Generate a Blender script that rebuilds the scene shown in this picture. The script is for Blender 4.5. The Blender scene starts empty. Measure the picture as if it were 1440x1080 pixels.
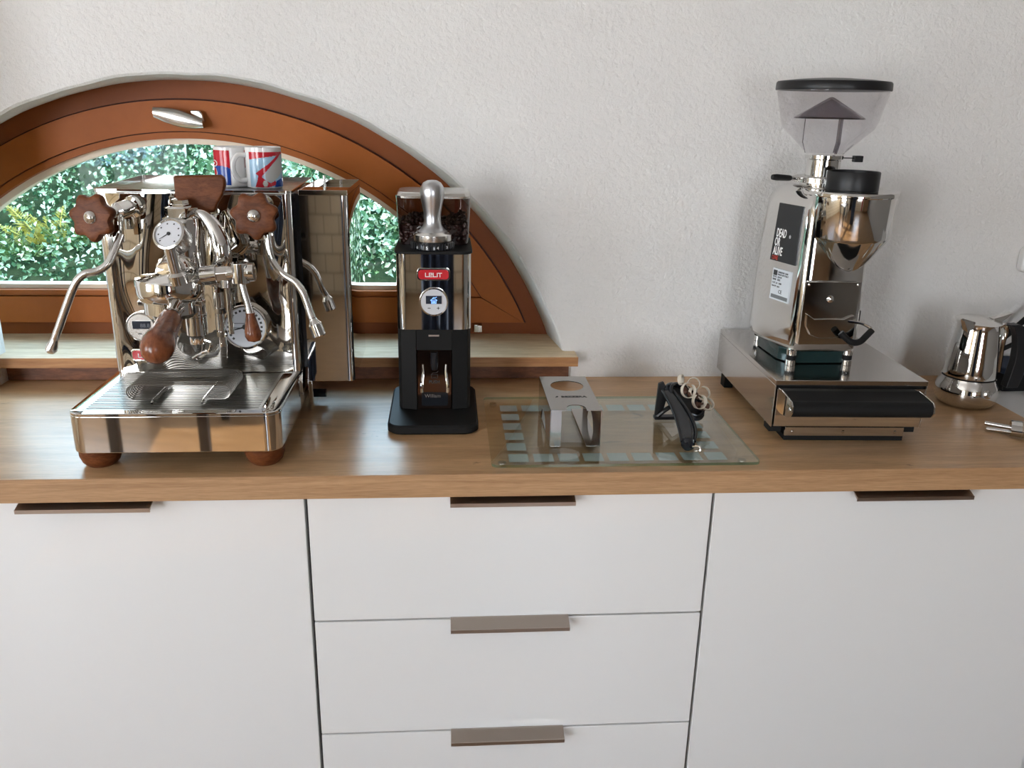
import bpy, math, random
from mathutils import Vector, Matrix
random.seed(7)
PI = math.pi
S = bpy.context.scene
COL = S.collection

# ------------------------------------------------------------------ camera
cam = bpy.data.cameras.new('camera')
cam.sensor_width = 36.0
cam.lens = 1185.9 / 1440 * 36.0
cam.clip_start = 0.02
co = bpy.data.objects.new('camera', cam); COL.objects.link(co)
_p, _y, _r = 0.3171, 0.07919, 0.02041
_F = Vector((math.sin(_y)*math.cos(_p), math.cos(_y)*math.cos(_p), -math.sin(_p)))
_R0 = Vector((math.cos(_y), -math.sin(_y), 0)); _U0 = _R0.cross(_F)
_R = _R0*math.cos(_r) + _U0*math.sin(_r); _U = -_R0*math.sin(_r) + _U0*math.cos(_r)
co.matrix_world = Matrix(((_R.x, _U.x, -_F.x, .20567), (_R.y, _U.y, -_F.y, -1.11812), (_R.z, _U.z, -_F.z, .49602), (0, 0, 0, 1)))
S.camera = co

# ------------------------------------------------------------------ world, lights, exposure
S.view_settings.view_transform = 'Standard'
S.view_settings.look = 'None'
S.view_settings.gamma = 1.0
S.view_settings.use_curve_mapping = False
S.view_settings.exposure = -0.07
S.cycles.use_denoising = True
S.cycles.caustics_reflective = False
S.cycles.caustics_refractive = False
S.cycles.sample_clamp_indirect = 6.0
S.cycles.max_bounces = 10
S.cycles.transparent_max_bounces = 16
w = bpy.data.worlds.new('sky'); S.world = w; w.use_nodes = True
nt = w.node_tree; bg = nt.nodes['Background']
tc = nt.nodes.new('ShaderNodeTexCoord'); sp = nt.nodes.new('ShaderNodeSeparateXYZ'); cr = nt.nodes.new('ShaderNodeValToRGB')
nt.links.new(tc.outputs['Generated'], sp.inputs[0]); nt.links.new(sp.outputs['Z'], cr.inputs[0]); nt.links.new(cr.outputs[0], bg.inputs[0])
cr.color_ramp.elements[0].color = (.86, .93, 1, 1); cr.color_ramp.elements[0].position = 0
cr.color_ramp.elements[1].color = (.42, .64, 1, 1); cr.color_ramp.elements[1].position = .8
bg.inputs[1].default_value = 13.0

YF_ = -5.0
def light(name, kind, loc, energy, color, size=None, direction=None, portal=False):
    l = bpy.data.lights.new(name, kind); l.energy = energy; l.color = color
    o = bpy.data.objects.new(name, l); COL.objects.link(o); o.location = loc
    if size:
        l.shape = 'RECTANGLE'; l.size, l.size_y = size
    if direction: o.rotation_euler = Vector(direction).to_track_quat('-Z', 'Y').to_euler()
    if portal: l.cycles.is_portal = True
    return o
sun = light('sun', 'SUN', (-5, 0, 6), 15.0, (1, .90, .74), direction=(.80, -.10, -.40)); sun.data.angle = .01
light('added_daylight_left', 'AREA', (-1.88, -3.23, .50), 45, (1.0, .955, .90), (1.05, 1.5), (0, 1, 0))  # area lamp in an added wall jog, brightens the wall from the left
light('daylight_window_right', 'AREA', (.85, YF_-.03, .50), 20, (1.0, .955, .90), (.95, 1.4), (0, 1, 0))

# ------------------------------------------------------------------ materials
MATS = {}
def pm(name, col, rough=.5, metal=0, spec=.5, coat=0, emit=None, aniso=0):
    m = bpy.data.materials.new(name); m.use_nodes = True; b = m.node_tree.nodes['Principled BSDF']
    b.inputs['Base Color'].default_value = (*col, 1); b.inputs['Roughness'].default_value = rough
    b.inputs['Metallic'].default_value = metal; b.inputs['Specular IOR Level'].default_value = spec
    b.inputs['Coat Weight'].default_value = coat; b.inputs['Coat Roughness'].default_value = .06
    if emit:
        b.inputs['Emission Color'].default_value = (*emit[0], 1); b.inputs['Emission Strength'].default_value = emit[1]
    MATS[name] = m
    return m
def nd(m, t, **k):
    n = m.node_tree.nodes.new(t)
    for a, v in k.items(): setattr(n, a, v)
    return n
def ln(m, a, b): m.node_tree.links.new(a, b)
def B(m): return m.node_tree.nodes['Principled BSDF']
def coords(m, scale, kind='Object', rot=(0, 0, 0)):
    t = nd(m, 'ShaderNodeTexCoord'); mp = nd(m, 'ShaderNodeMapping')
    mp.inputs['Scale'].default_value = scale; mp.inputs['Rotation'].default_value = rot
    ln(m, t.outputs[kind], mp.inputs[0]); return mp.outputs[0]
def ramp(m, src, stops):
    r = nd(m, 'ShaderNodeValToRGB'); e = r.color_ramp.elements
    while len(e) < len(stops): e.new(.5)
    for el, (p, c) in zip(e, stops): el.position = p; el.color = (*c, 1)
    ln(m, src, r.inputs[0]); return r.outputs[0]
def noise(m, vec, scale, detail=4, rough=.55, dist=0):
    n = nd(m, 'ShaderNodeTexNoise'); n.inputs['Scale'].default_value = scale; n.inputs['Detail'].default_value = detail
    n.inputs['Roughness'].default_value = rough; n.inputs['Distortion'].default_value = dist
    ln(m, vec, n.inputs['Vector']); return n.outputs[0]
def bump(m, h, strength, dist):
    b = nd(m, 'ShaderNodeBump'); b.inputs['Strength'].default_value = strength; b.inputs['Distance'].default_value = dist
    ln(m, h, b.inputs['Height']); ln(m, b.outputs[0], B(m).inputs['Normal'])
def mixc(m, fac, a, b, mode='MIX'):
    x = nd(m, 'ShaderNodeMix', data_type='RGBA', blend_type=mode)
    if isinstance(fac, (int, float)): x.inputs[0].default_value = fac
    else: ln(m, fac, x.inputs[0])
    for s, v in ((6, a), (7, b)):
        if isinstance(v, tuple): x.inputs[s].default_value = (*v, 1)
        else: ln(m, v, x.inputs[s])
    return x.outputs[2]

def wood(name, dark, light_, stretch, rough=.45, knots=0, fine=60, spec=.5, grain=.8):
    m = pm(name, light_, rough, spec=spec)
    v = coords(m, stretch)
    n1 = noise(m, v, 3, 6, .6, .6); n2 = noise(m, v, fine, 3, .6)
    c = ramp(m, n1, [(.3, dark), (.62, light_)])
    g = ramp(m, n2, [(.35, (.74, .70, .66)), (.6, (1, 1, 1))])
    c = mixc(m, grain, c, g, 'MULTIPLY')
    if knots:
        v2 = coords(m, (5.5, 17, 14)); k = noise(m, v2, 1.35, 5, .65, 1.1)
        kc = ramp(m, k, [(.665, (1, 1, 1)), (.72, (.34, .24, .16))])
        c = mixc(m, knots, c, kc, 'MULTIPLY')
    ln(m, c, B(m).inputs['Base Color'])
    bump(m, n2, .12, .002)
    return m

m_wall = pm('white_plaster', (.80, .785, .76), .85)
v = coords(m_wall, (1, 1, 1)); nn = noise(m_wall, v, 95, 5, .62); bump(m_wall, nn, .55, .006)
n_lo = noise(m_wall, v, 3.5, 3, .5)
ln(m_wall, ramp(m_wall, n_lo, [(.3, (.77, .75, .73)), (.7, (.83, .815, .79))]), B(m_wall).inputs['Base Color'])
m_room = pm('cream_paint', (.6, .5, .4), .8)
br = nd(m_room, 'ShaderNodeTexBrick'); ln(m_room, coords(m_room, (1, 1, 1), rot=(PI/2, 0, 0)), br.inputs['Vector'])
br.inputs['Scale'].default_value = 1.7; br.inputs['Mortar Size'].default_value = .012
br.inputs['Color1'].default_value = (.82, .72, .54, 1); br.inputs['Color2'].default_value = (.74, .64, .47, 1); br.inputs['Mortar'].default_value = (.36, .30, .21, 1)
ln(m_room, br.outputs[0], B(m_room).inputs['Base Color'])
m_ceil = pm('ceiling_white', (.62, .61, .60), .9)
m_side = pm('side_wall_paint', (.27, .255, .24), .8)
m_floor = wood('floor_boards', (.20, .115, .055), (.30, .18, .09), (1.2, 9, 9), .35)
m_oak = wood('oak_laminate', (.47, .27, .13), (.66, .41, .21), (1.3, 13, 13), .33, .85, 26, .65, .5)
m_oakedge = wood('oak_edge', (.38, .21, .10), (.50, .30, .155), (1.2, 20, 34), .5, 0, 30)
m_pine = wood('pine_sill', (.66, .46, .25), (.86, .67, .44), (2.2, 22, 22), .5, .25, 16, .3, .5)
m_strip = wood('stained_strip', (.10, .032, .012), (.24, .085, .032), (5, 8, 22), .5, 0, 20)
m_frame = wood('window_mahogany', (.34, .088, .011), (.39, .106, .014), (.8, 3, .8), .5, 0, 60, spec=.25, grain=.15)
m_framed = wood('window_mahogany_dark', (.22, .055, .009), (.26, .067, .011), (.8, 3, .8), .5, 0, 60, spec=.25, grain=.15)
m_dark = pm('dark_stain', (.030, .020, .014), .5)
m_furn = wood('mid_oak', (.28, .16, .08), (.36, .22, .12), (2, 2, 2), .5, 0, 40)
m_groove = pm('groove', (.08, .018, .008), .7)
m_walnut = wood('walnut', (.095, .029, .010), (.18, .058, .020), (14, 14, 40), .42, 0, 12, .18)
m_walnutf = wood('walnut_handle', (.10, .028, .013), (.26, .085, .035), (40, 18, 18), .22, 0, 5)
m_white = pm('gloss_white', (.80, .80, .79), .035, spec=.6)
m_carc = pm('carcass', (.10, .10, .10), .7)
m_whitemat = pm('white_mat', (.74, .74, .74), .4)
m_alu = pm('anodised_handle', (.45, .39, .34), .32, 1)
m_chrome = pm('chrome', (.74, .73, .71), .035, 1)
m_chromew = pm('chrome_wavy', (.72, .70, .66), .03, 1)
bump(m_chromew, noise(m_chromew, coords(m_chromew, (9, 1, 3.5)), 1.2, 1, .4, .3), .9, .030)
m_steel = pm('brushed_steel', (.50, .485, .46), .28, 1)
v = coords(m_steel, (6, 160, 160)); ln(m_steel, ramp(m_steel, noise(m_steel, v, 6, 2), [(.3, (.22, .22, .22)), (.7, (.38, .38, .38))]), B(m_steel).inputs['Roughness'])
m_steel2 = pm('satin_steel', (.70, .69, .67), .22, 1)
m_grate = pm('grate_steel', (.20, .19, .175), .32, 1)
m_well = pm('tray_well', (.03, .03, .03), .5, .3)
m_alum = pm('tamper_aluminium', (.62, .63, .65), .30, 1)
m_polish = pm('polished_aluminium', (.70, .69, .67), .06, 1)
m_black = pm('black_plastic', (.010, .010, .011), .38, spec=.35)
m_blackg = pm('black_gloss', (.010, .012, .016), .16)
m_blackm = pm('black_matte', (.012, .012, .012), .5, spec=.12)
m_red = pm('badge_red', (.52, .012, .020), .25)
m_redd = pm('red_cloth', (.50, .02, .03), .8)
m_navy = pm('navy_cloth', (.02, .035, .07), .8)
m_ink = pm('ink', (.02, .02, .02), .5)
m_wink = pm('white_ink', (.85, .85, .85), .5)
m_rink = pm('red_ink', (.55, .05, .03), .5)
m_paper = pm('label_paper', (.66, .70, .74), .5)
m_stick = pm('sticker_black', (.014, .015, .017), .25)
m_face = pm('dial_white', (.62, .63, .66), .35)
m_screen = pm('screen_dark', (.03, .035, .05), .15)
m_glow = pm('screen_glow', (.1, .3, .8), .3, emit=((.35, .62, 1.0), 1.3))
m_porc = pm('porcelain', (.80, .79, .78), .12)
m_blue = pm('mug_blue', (.015, .06, .32), .15)
m_mred = pm('mug_red', (.52, .02, .035), .15)
m_sky = pm('mug_sky', (.36, .55, .72), .15)
m_mgrey = pm('mug_grey', (.52, .52, .50), .2)
m_bean = pm('roast_bean', (.030, .010, .008), .35)
m_curl = pm('pale_curl', (.62, .55, .45), .6)
m_husk = pm('brown_husk', (.10, .045, .028), .7)
m_sealw = pm('glazing_spacer', (.88, .76, .60), .5)  # pale albedo paints in the daylight reaching the spacer through the pane
m_soil = pm('soil', (.10, .085, .055), 1.0, spec=0)
v = coords(m_soil, (1, 1, 1)); ln(m_soil, ramp(m_soil, noise(m_soil, v, 9, 6, .7), [(.3, (.006, .014, .006)), (.6, (.022, .03, .015)), (.75, (.06, .055, .035))]), B(m_soil).inputs['Base Color'])

def clear(name, tint, refl=(1, 1, 1), ior=1.45, rough=.02, extra=0.0):
    m = bpy.data.materials.new(name); m.use_nodes = True; m.node_tree.nodes.clear()
    o = nd(m, 'ShaderNodeOutputMaterial'); t = nd(m, 'ShaderNodeBsdfTransparent'); g = nd(m, 'ShaderNodeBsdfGlossy')
    t.inputs[0].default_value = (*tint, 1); g.inputs[0].default_value = (*refl, 1); g.inputs['Roughness'].default_value = rough
    lw = nd(m, 'ShaderNodeLayerWeight'); lw.inputs[0].default_value = .5; f = nd(m, 'ShaderNodeMath', operation='POWER'); f.inputs[1].default_value = 4.5; ln(m, lw.outputs['Facing'], f.inputs[0]); extra += ((ior-1)/(ior+1))**2; x = nd(m, 'ShaderNodeMixShader')
    a = nd(m, 'ShaderNodeMath', operation='ADD'); a.inputs[1].default_value = extra; a.use_clamp = True
    ln(m, f.outputs[0], a.inputs[0]); ln(m, a.outputs[0], x.inputs[0]); ln(m, t.outputs[0], x.inputs[1]); ln(m, g.outputs[0], x.inputs[2]); ln(m, x.outputs[0], o.inputs[0])
    MATS[name] = m; return m
g_pane = clear('window_glass', (.90, .98, .96), ior=1.12)
g_hop = clear('clear_hopper', (.90, .89, .90), ior=1.35)
g_cone = clear('smoky_cone', (.74, .72, .74), ior=1.35)
g_smoke = clear('smoked_hopper', (.55, .50, .50), ior=1.45)
g_board = clear('board_glass', (.95, .98, .965), ior=1.5)
g_edge = pm('board_glass_edge', (.10, .26, .20), .1)
g_tank = clear('tank_plastic', (.80, .80, .80), ior=1.4)
def frost(name, col, fac):
    m = bpy.data.materials.new(name); m.use_nodes = True; m.node_tree.nodes.clear()
    o = nd(m, 'ShaderNodeOutputMaterial'); t = nd(m, 'ShaderNodeBsdfTransparent'); g = nd(m, 'ShaderNodeBsdfDiffuse'); x = nd(m, 'ShaderNodeMixShader')
    g.inputs[0].default_value = (*col, 1); x.inputs[0].default_value = fac
    ln(m, t.outputs[0], x.inputs[1]); ln(m, g.outputs[0], x.inputs[2]); ln(m, x.outputs[0], o.inputs[0]); return m
m_sq = frost('frosted_print', (.64, .74, .75), .80)

def leafmat(name, stops, rough=.8):
    m = pm(name, (.1, .3, .1), rough, spec=.08); g = nd(m, 'ShaderNodeNewGeometry')
    ln(m, ramp(m, g.outputs['Random Per Island'], stops), B(m).inputs['Base Color']); return m
m_leaf = leafmat('leaf_green', [(0, (.012, .035, .012)), (.4, (.06, .125, .055)), (.66, (.20, .28, .16)), (.83, (.44, .50, .38)), (1, (.6, .62, .50))])
m_leaf2 = leafmat('leaf_silver', [(0, (.03, .07, .06)), (.4, (.09, .16, .155)), (.8, (.26, .36, .36)), (1, (.5, .55, .55))])
m_leaf3 = leafmat('leaf_bright', [(0, (.03, .09, .03)), (.5, (.09, .20, .07)), (1, (.40, .50, .24))])
m_fern = leafmat('fern_yellow', [(0, (.32, .28, .05)), (.5, (.52, .45, .12)), (1, (.62, .58, .26))])
m_ferng = leafmat('fern_green', [(0, (.06, .13, .04)), (.5, (.14, .24, .08)), (1, (.28, .34, .16))])
m_straw = pm('dry_stalk', (.62, .58, .46), .7)

# ------------------------------------------------------------------ geometry helpers
class G:
    def __init__(s): s.v = []; s.f = []
    def add(s, vs, fs):
        o = len(s.v); s.v += [tuple(p) for p in vs]; s.f += [tuple(i+o for i in f) for f in fs]; return s
    def box(s, x0, x1, y0, y1, z0, z1, rz=0):
        c = Vector(((x0+x1)/2, (y0+y1)/2, (z0+z1)/2)); R = Matrix.Rotation(rz, 3, 'Z')
        vs = [c + R @ (Vector((x, y, z))-c) for x in (x0, x1) for y in (y0, y1) for z in (z0, z1)]
        return s.add(vs, [(0, 1, 3, 2), (4, 6, 7, 5), (0, 4, 5, 1), (2, 3, 7, 6), (0, 2, 6, 4), (1, 5, 7, 3)])
    def lathe(s, prof, org=(0, 0, 0), axis=(0, 0, 1), seg=40, caps=True):
        a = Vector(axis).normalized(); u = a.orthogonal().normalized()
        if abs(a.z) > .99: u = Vector((1, 0, 0))
        w_ = a.cross(u); o = Vector(org); n = len(prof); vs = []; fs = []
        for r, h in prof:
            for k in range(seg):
                t = 2*PI*k/seg; vs.append(o + a*h + (u*math.cos(t)+w_*math.sin(t))*r)
        for i in range(n-1):
            for k in range(seg): fs.append((i*seg+k, i*seg+(k+1) % seg, (i+1)*seg+(k+1) % seg, (i+1)*seg+k))
        if caps:
            if prof[0][0] > 1e-5: fs.append(tuple(range(seg-1, -1, -1)))
            if prof[-1][0] > 1e-5: fs.append(tuple((n-1)*seg+k for k in range(seg)))
        return s.add(vs, fs)
    def cyl(s, a, b, r, r2=None, seg=24):
        a = Vector(a); b = Vector(b); d = b-a
        return s.lathe([(r, 0), (r if r2 is None else r2, d.length)], a, d, seg)
    def tube(s, pts, r, seg=14, sub=6, closed=False):
        P = [Vector(p) for p in pts]; rr = list(r) if isinstance(r, (list, tuple)) else [r]*len(P)
        if sub > 1 and len(P) > 2:
            Q = []; RQ = []; n = len(P); rng = n if closed else n-1
            for i in range(rng):
                g = lambda k: P[k % n] if closed else P[max(0, min(n-1, k))]
                p0, p1, p2, p3 = g(i-1), g(i), g(i+1), g(i+2)
                for j in range(sub):
                    t = j/sub; Q.append(.5*((2*p1)+(p2-p0)*t+(2*p0-5*p1+4*p2-p3)*t*t+(-p0+3*p1-3*p2+p3)*t**3))
                    RQ.append(rr[i]*(1-t)+rr[(i+1) % n]*t)
            if not closed: Q.append(P[-1]); RQ.append(rr[-1])
            P, rr = Q, RQ
        n = len(P); vs = []; fs = []; u = None
        for i in range(n):
            if closed: t = P[(i+1) % n]-P[i-1]
            else: t = P[min(i+1, n-1)]-P[max(i-1, 0)]
            t.normalize()
            u = t.orthogonal().normalized() if u is None else (u-t*u.dot(t)).normalized()
            w_ = t.cross(u)
            for k in range(seg):
                a = 2*PI*k/seg; vs.append(P[i]+(u*math.cos(a)+w_*math.sin(a))*rr[i])
        for i in range(n if closed else n-1):
            j = (i+1) % n
            for k in range(seg): fs.append((i*seg+k, i*seg+(k+1) % seg, j*seg+(k+1) % seg, j*seg+k))
        if not closed: fs += [tuple(range(seg-1, -1, -1)), tuple((n-1)*seg+k for k in range(seg))]
        return s.add(vs, fs)
    def prism(s, poly, a, b, plane='xy', top=None):
        """poly extruded from a to b along the remaining axis; top = polygon at b when it differs"""
        def P3(p, h): return {'xy': (p[0], p[1], h), 'xz': (p[0], h, p[1]), 'yz': (h, p[0], p[1])}[plane]
        n = len(poly); t = top or poly
        vs = [P3(p, a) for p in poly]+[P3(p, b) for p in t]
        return s.add(vs, [tuple(range(n-1, -1, -1)), tuple(range(n, 2*n))]+[(i, (i+1) % n, n+(i+1) % n, n+i) for i in range(n)])
    def loft(s, rings, cap=True):
        n = len(rings[0]); vs = [p for r in rings for p in r]; fs = []
        for i in range(len(rings)-1):
            for k in range(n): fs.append((i*n+k, i*n+(k+1) % n, (i+1)*n+(k+1) % n, (i+1)*n+k))
        if cap: fs += [tuple(range(n-1, -1, -1)), tuple((len(rings)-1)*n+k for k in range(n))]
        return s.add(vs, fs)

def rrect(x0, x1, y0, y1, r, seg=6, corners=(1, 1, 1, 1)):
    out = []
    for (cx, cy, a0, on) in ((x1-r, y0+r, -90, corners[0]), (x1-r, y1-r, 0, corners[1]), (x0+r, y1-r, 90, corners[2]), (x0+r, y0+r, 180, corners[3])):
        if on:
            for k in range(seg+1):
                a = math.radians(a0+90*k/seg); out.append((cx+r*math.cos(a), cy+r*math.sin(a)))
        else: out.append((x1 if cx > (x0+x1)/2 else x0, y1 if cy > (y0+y1)/2 else y0))
    return out

def mk(name, g, mat, parent=None, off=(0, 0, 0), smooth=30, bevel=0, seg=2, kind=None):
    me = bpy.data.meshes.new(name)
    o3 = Vector(off); me.from_pydata([tuple(Vector(p)-o3) for p in g.v], [], g.f); me.materials.append(mat); me.validate()
    import bmesh
    bm = bmesh.new(); bm.from_mesh(me); bmesh.ops.recalc_face_normals(bm, faces=bm.faces); bm.to_mesh(me); bm.free()
    if smooth: me.shade_smooth(); me.set_sharp_from_angle(angle=math.radians(smooth))
    o = bpy.data.objects.new(name, me); COL.objects.link(o)
    if parent: o.parent = parent
    else: o.location = off
    if bevel:
        b = o.modifiers.new('bevel', 'BEVEL'); b.width = bevel; b.segments = seg; b.limit_method = 'ANGLE'; b.angle_limit = math.radians(40); b.harden_normals = True
    if kind: o['kind'] = kind
    return o
def tag(o, label, cat, group=None):
    o['label'] = label; o['category'] = cat
    if group: o['group'] = group
    return o
class T:
    """a thing: an Empty at its base; parts are authored in world coordinates (or local ones when local=True)"""
    def __init__(s, name, label, cat, loc, rz=0, group=None, local=False):
        s.e = bpy.data.objects.new(name, None); COL.objects.link(s.e); s.e.location = loc; s.e.rotation_euler.z = rz; s.e.empty_display_size = .03
        tag(s.e, label, cat, group); s.off = (0, 0, 0) if local else tuple(loc)
    def p(s, name, g, mat, parent=None, label=None, **k):
        o = mk(name, g, mat, parent or s.e, s.off, **k)
        if label: o['label'] = label
        return o
def struct(name, g, mat, parent=None, **k):
    o = mk(name, g, mat, parent, **k)
    if not parent: o['kind'] = 'structure'
    return o
def text_g(txt, size, org, u, v, xs=1.0, ext=.0002, align='LEFT', bold=0):
    c = bpy.data.curves.new('lettering', 'FONT'); c.body = txt; c.size = size; c.extrude = ext; c.align_x = align; c.offset = bold; c.resolution_u = 3
    ob = bpy.data.objects.new('lettering', c); me = bpy.data.meshes.new_from_object(ob)
    u = Vector(u).normalized(); v = Vector(v).normalized(); n = u.cross(v); o = Vector(org)
    g = G().add([o+u*(q.co.x*xs)+v*q.co.y+n*q.co.z for q in me.vertices], [tuple(p.vertices) for p in me.polygons])
    bpy.data.objects.remove(ob); bpy.data.curves.remove(c); bpy.data.meshes.remove(me)
    return g
def strokes(lines, org, u, v, scale, wid, ext=.0003):
    g = G(); u = Vector(u).normalized(); v = Vector(v).normalized(); n = u.cross(v); o = Vector(org)
    for L in lines:
        for a, b in zip(L[:-1], L[1:]):
            a2 = Vector(a); b2 = Vector(b); d = (b2-a2).normalized(); q = Vector((-d.y, d.x))*wid/2; a2 = a2-d*wid/2; b2 = b2+d*wid/2
            c = [a2+q, a2-q, b2-q, b2+q]
            vs = [o+(u*p.x+v*p.y)*scale+n*h for h in (0, ext) for p in c]
            g.add(vs, [(3, 2, 1, 0), (4, 5, 6, 7), (0, 1, 5, 4), (1, 2, 6, 5), (2, 3, 7, 6), (3, 0, 4, 7)])
    return g
BRAND = [[(0, 1), (0, 0), (.8, 0)], [(1.05, .5), (1.8, .5), (1.8, 1), (1.05, 1), (1.05, 0), (1.85, 0)], [(2.15, 1), (2.15, 0), (2.95, 0)], [(3.25, 1), (3.25, 0)], [(3.55, 1), (4.45, 1)], [(4.0, 1), (4.0, 0)]]
def badge(t, cx, cz, y, wd, hd, yn=1):
    rim = t.p('badge_rim', G().prism(rrect(cx-wd/2-.002, cx+wd/2+.002, cz-hd/2-.002, cz+hd/2+.002, hd/2*.7), y, y-.003, 'xz'), m_chrome, bevel=.0006)
    t.p('badge_plate', G().prism(rrect(cx-wd/2, cx+wd/2, cz-hd/2, cz+hd/2, hd/2*.65), y-.0028, y-.0036, 'xz'), m_red, parent=rim)
    h = hd*.46; t.p('badge_lettering', strokes(BRAND, (cx-2.22*h*.82, y-.0036, cz-h*.5), (.82, 0, 0), (0, 0, 1), h*.82, .2), m_wink, parent=rim, smooth=0)

# ------------------------------------------------------------------ setting
WY = .432
ZC = 1.55; XR = 3.0; YF = YF_; XL = -2.7
ca, Ra = (-.239, -.158), .696          # opening in the wall face
cf, Rf = (-.275, -.195), .7265         # where the reveal meets the frame
def arc(c, R, z0, n=72, wob=0):
    a0 = math.asin((z0-c[1])/R); out = []
    for i in range(n+1):
        t = a0+(PI-2*a0)*i/n; r = R+wob*(math.sin(t*23)+.6*math.sin(t*51+1)+.5*math.sin(t*9))
        out.append((c[0]+r*math.cos(t), c[1]+r*math.sin(t)))
    return out
n = 96
A0 = arc(ca, Ra+.004, .033, n, .0012); A1 = arc(ca, Ra, .033, n, .0010); A2 = arc(cf, Rf, .033, n, .0004)
g = G(); N1 = n+1
vs = [(x, WY, z) for x, z in A0]+[(x, WY+.004, z) for x, z in A1]+[(x, .565, z) for x, z in A2]+[(x, .66, z) for x, z in A2]+[(x, WY, ZC) for x, z in A0]
fs = []
for i in range(n):
    for r in range(3): fs.append((r*N1+i, r*N1+i+1, (r+1)*N1+i+1, (r+1)*N1+i))
    fs.append((i, 4*N1+i, 4*N1+i+1, i+1))
g.add(vs, fs)
xr, xl = A0[0][0], A0[-1][0]
g.add([(xr, WY, .033), (XR, WY, .033), (XR, WY, ZC), (xr, WY, ZC)], [(0, 1, 2, 3)])
g.add([(xl, WY, .033), (-1.3, WY, .033), (-1.3, WY, ZC), (xl, WY, ZC)], [(3, 2, 1, 0)])
g.add([(-1.3, WY, -.9), (XR, WY, -.9), (XR, WY, .033), (-1.3, WY, .033)], [(0, 1, 2, 3)])
# outer face of the wall
g.add([(x, .66, z) for x, z in A2]+[(x, .66, ZC) for x, z in A2], [(i, N1+i, N1+i+1, i+1) for i in range(n)])
g.add([(A2[0][0], .66, -.9), (XR, .66, -.9), (XR, .66, ZC), (A2[0][0], .66, ZC)], [(0, 1, 2, 3)])
g.add([(A2[-1][0], .66, -.9), (-1.3, .66, -.9), (-1.3, .66, ZC), (A2[-1][0], .66, ZC)], [(0, 1, 2, 3)])
g.add([(A2[-1][0], .66, -.9), (A2[0][0], .66, -.9), (A2[0][0], .66, .033), (A2[-1][0], .66, .033)], [(0, 1, 2, 3)])
wb = struct('wall_back', g, m_wall, smooth=22)
struct('wall_left', G().box(-1.3, -.603, .32, WY-.001, -.9, ZC), m_wall)
g = G().box(XL-.1, XL, -3.3, -2.35, -.9, ZC); g.box(XL-.1, XL, -1.05, .32, -.9, ZC); g.box(XL-.1, XL, -2.35, -1.05, -.9, -.15); g.box(XL-.1, XL, -2.35, -1.05, 1.15, ZC)
struct('wall_far_left', g, m_room)
g = G()
for y in (-2.325, -1.90, -1.50, -1.075): g.box(XL-.06, XL-.01, y-.025, y+.025, -.15, 1.15)  # unseen window; extra bars added to break up the sun patch
for z in (-.125, .40, 1.125): g.box(XL-.058, XL-.012, -2.35, -1.05, z-.025, z+.025)
struct('window_4', g, m_whitemat)
struct('wall_niche', G().box(XL-.1, -1.3, .32, .42, -.9, ZC), m_wall)
struct('wall_right', G().box(XR, XR+.1, YF-.1, .66, -.9, ZC), m_side)
struct('floor', G().box(XL-.1, XR+.1, YF-.1, .66, -1.0, -.9), m_floor)
struct('ceiling', G().box(XL-.1, XR+.1, YF-.1, .66, ZC, ZC+.06), m_ceil)
# front wall with two window openings
wins = [(-2.40, -1.36, -3.2), (.35, 1.35, YF)]; zl, zh = -.25, 1.25
for nm, xa, xb_, (wa, wb_, yw) in (('wall_front', -1.2, XR, wins[1]), ('wall_added_jog', XL, -1.2, wins[0])):
    g = G().box(xa, wa, yw-.12, yw, -.9, ZC); g.box(wb_, xb_, yw-.12, yw, -.9, ZC); g.box(wa, wb_, yw-.12, yw, -.9, zl); g.box(wa, wb_, yw-.12, yw, zh, ZC)
    if nm == 'wall_added_jog': g.box(-1.32, -1.2, YF, -3.32, -.9, ZC)  # unseen jog, added to bring the left window's light nearer the counter wall
    struct(nm, g, m_room)
for i, (a, b, yw) in enumerate(wins):
    g = G(); mid = (a+b)/2
    for x in (a+.025, mid, b-.025): g.box(x-.025, x+.025, yw-.06, yw-.01, zl, zh)
    for z in (zl+.03, zh-.03, .62): g.box(a, b, yw-.058, yw-.012, z-.025, z+.025)
    struct('window_%d' % (i+2), g, m_whitemat)

# arched window: frame, sash, rails, glazing, handle, hinge
win = bpy.data.objects.new('window_1', None); COL.objects.link(win); win.location = (-.275, .58, .05); win['kind'] = 'structure'
wo = (-.275, .58, .05)
def wp(name, g, mat, **k): return mk(name, g, mat, win, wo, **k)
def band(c, R0, R1, z0a, z0b, y0, y1, n=80):
    """arched strip between radii R0 > R1, its feet at heights z0a (outer) and z0b (inner)"""
    a = arc(c, R0, z0a, n); b = arc(c, R1, z0b, n); g = G(); N = n+1
    vs = [(x, y0, z) for x, z in a]+[(x, y0, z) for x, z in b]+[(x, y1, z) for x, z in a]+[(x, y1, z) for x, z in b]
    fs = []
    for i in range(n): fs += [(i, i+1, N+i+1, N+i), (2*N+i, 3*N+i, 3*N+i+1, 2*N+i+1), (N+i, N+i+1, 3*N+i+1, 3*N+i), (i, 2*N+i, 2*N+i+1, i+1)]
    fs += [(0, N, 3*N, 2*N), (n, 2*N+n, 3*N+n, N+n)]
    return g.add(vs, fs)
RS, RB, RG = .692, .636, .615
wp('outer_frame', band(cf, .80, RS+.003, .03, .03, .560, .62), m_framed, smooth=40)
wp('frame_groove', band(cf, RS+.0035, RS-.003, .05, .05, .568, .60), m_groove, smooth=40)
wp('sash_arch', band(cf, RS, RB+.0012, .078, .131, .550, .615), m_frame, smooth=40)
wp('bead_groove', band(cf, RB+.0015, RB-.0006, .131, .131, .562, .60), m_groove, smooth=40)
wp('glazing_bead', band(cf, RB-.0006, RG+.009, .131, .131, .554, .60), m_frame, smooth=40)
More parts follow.
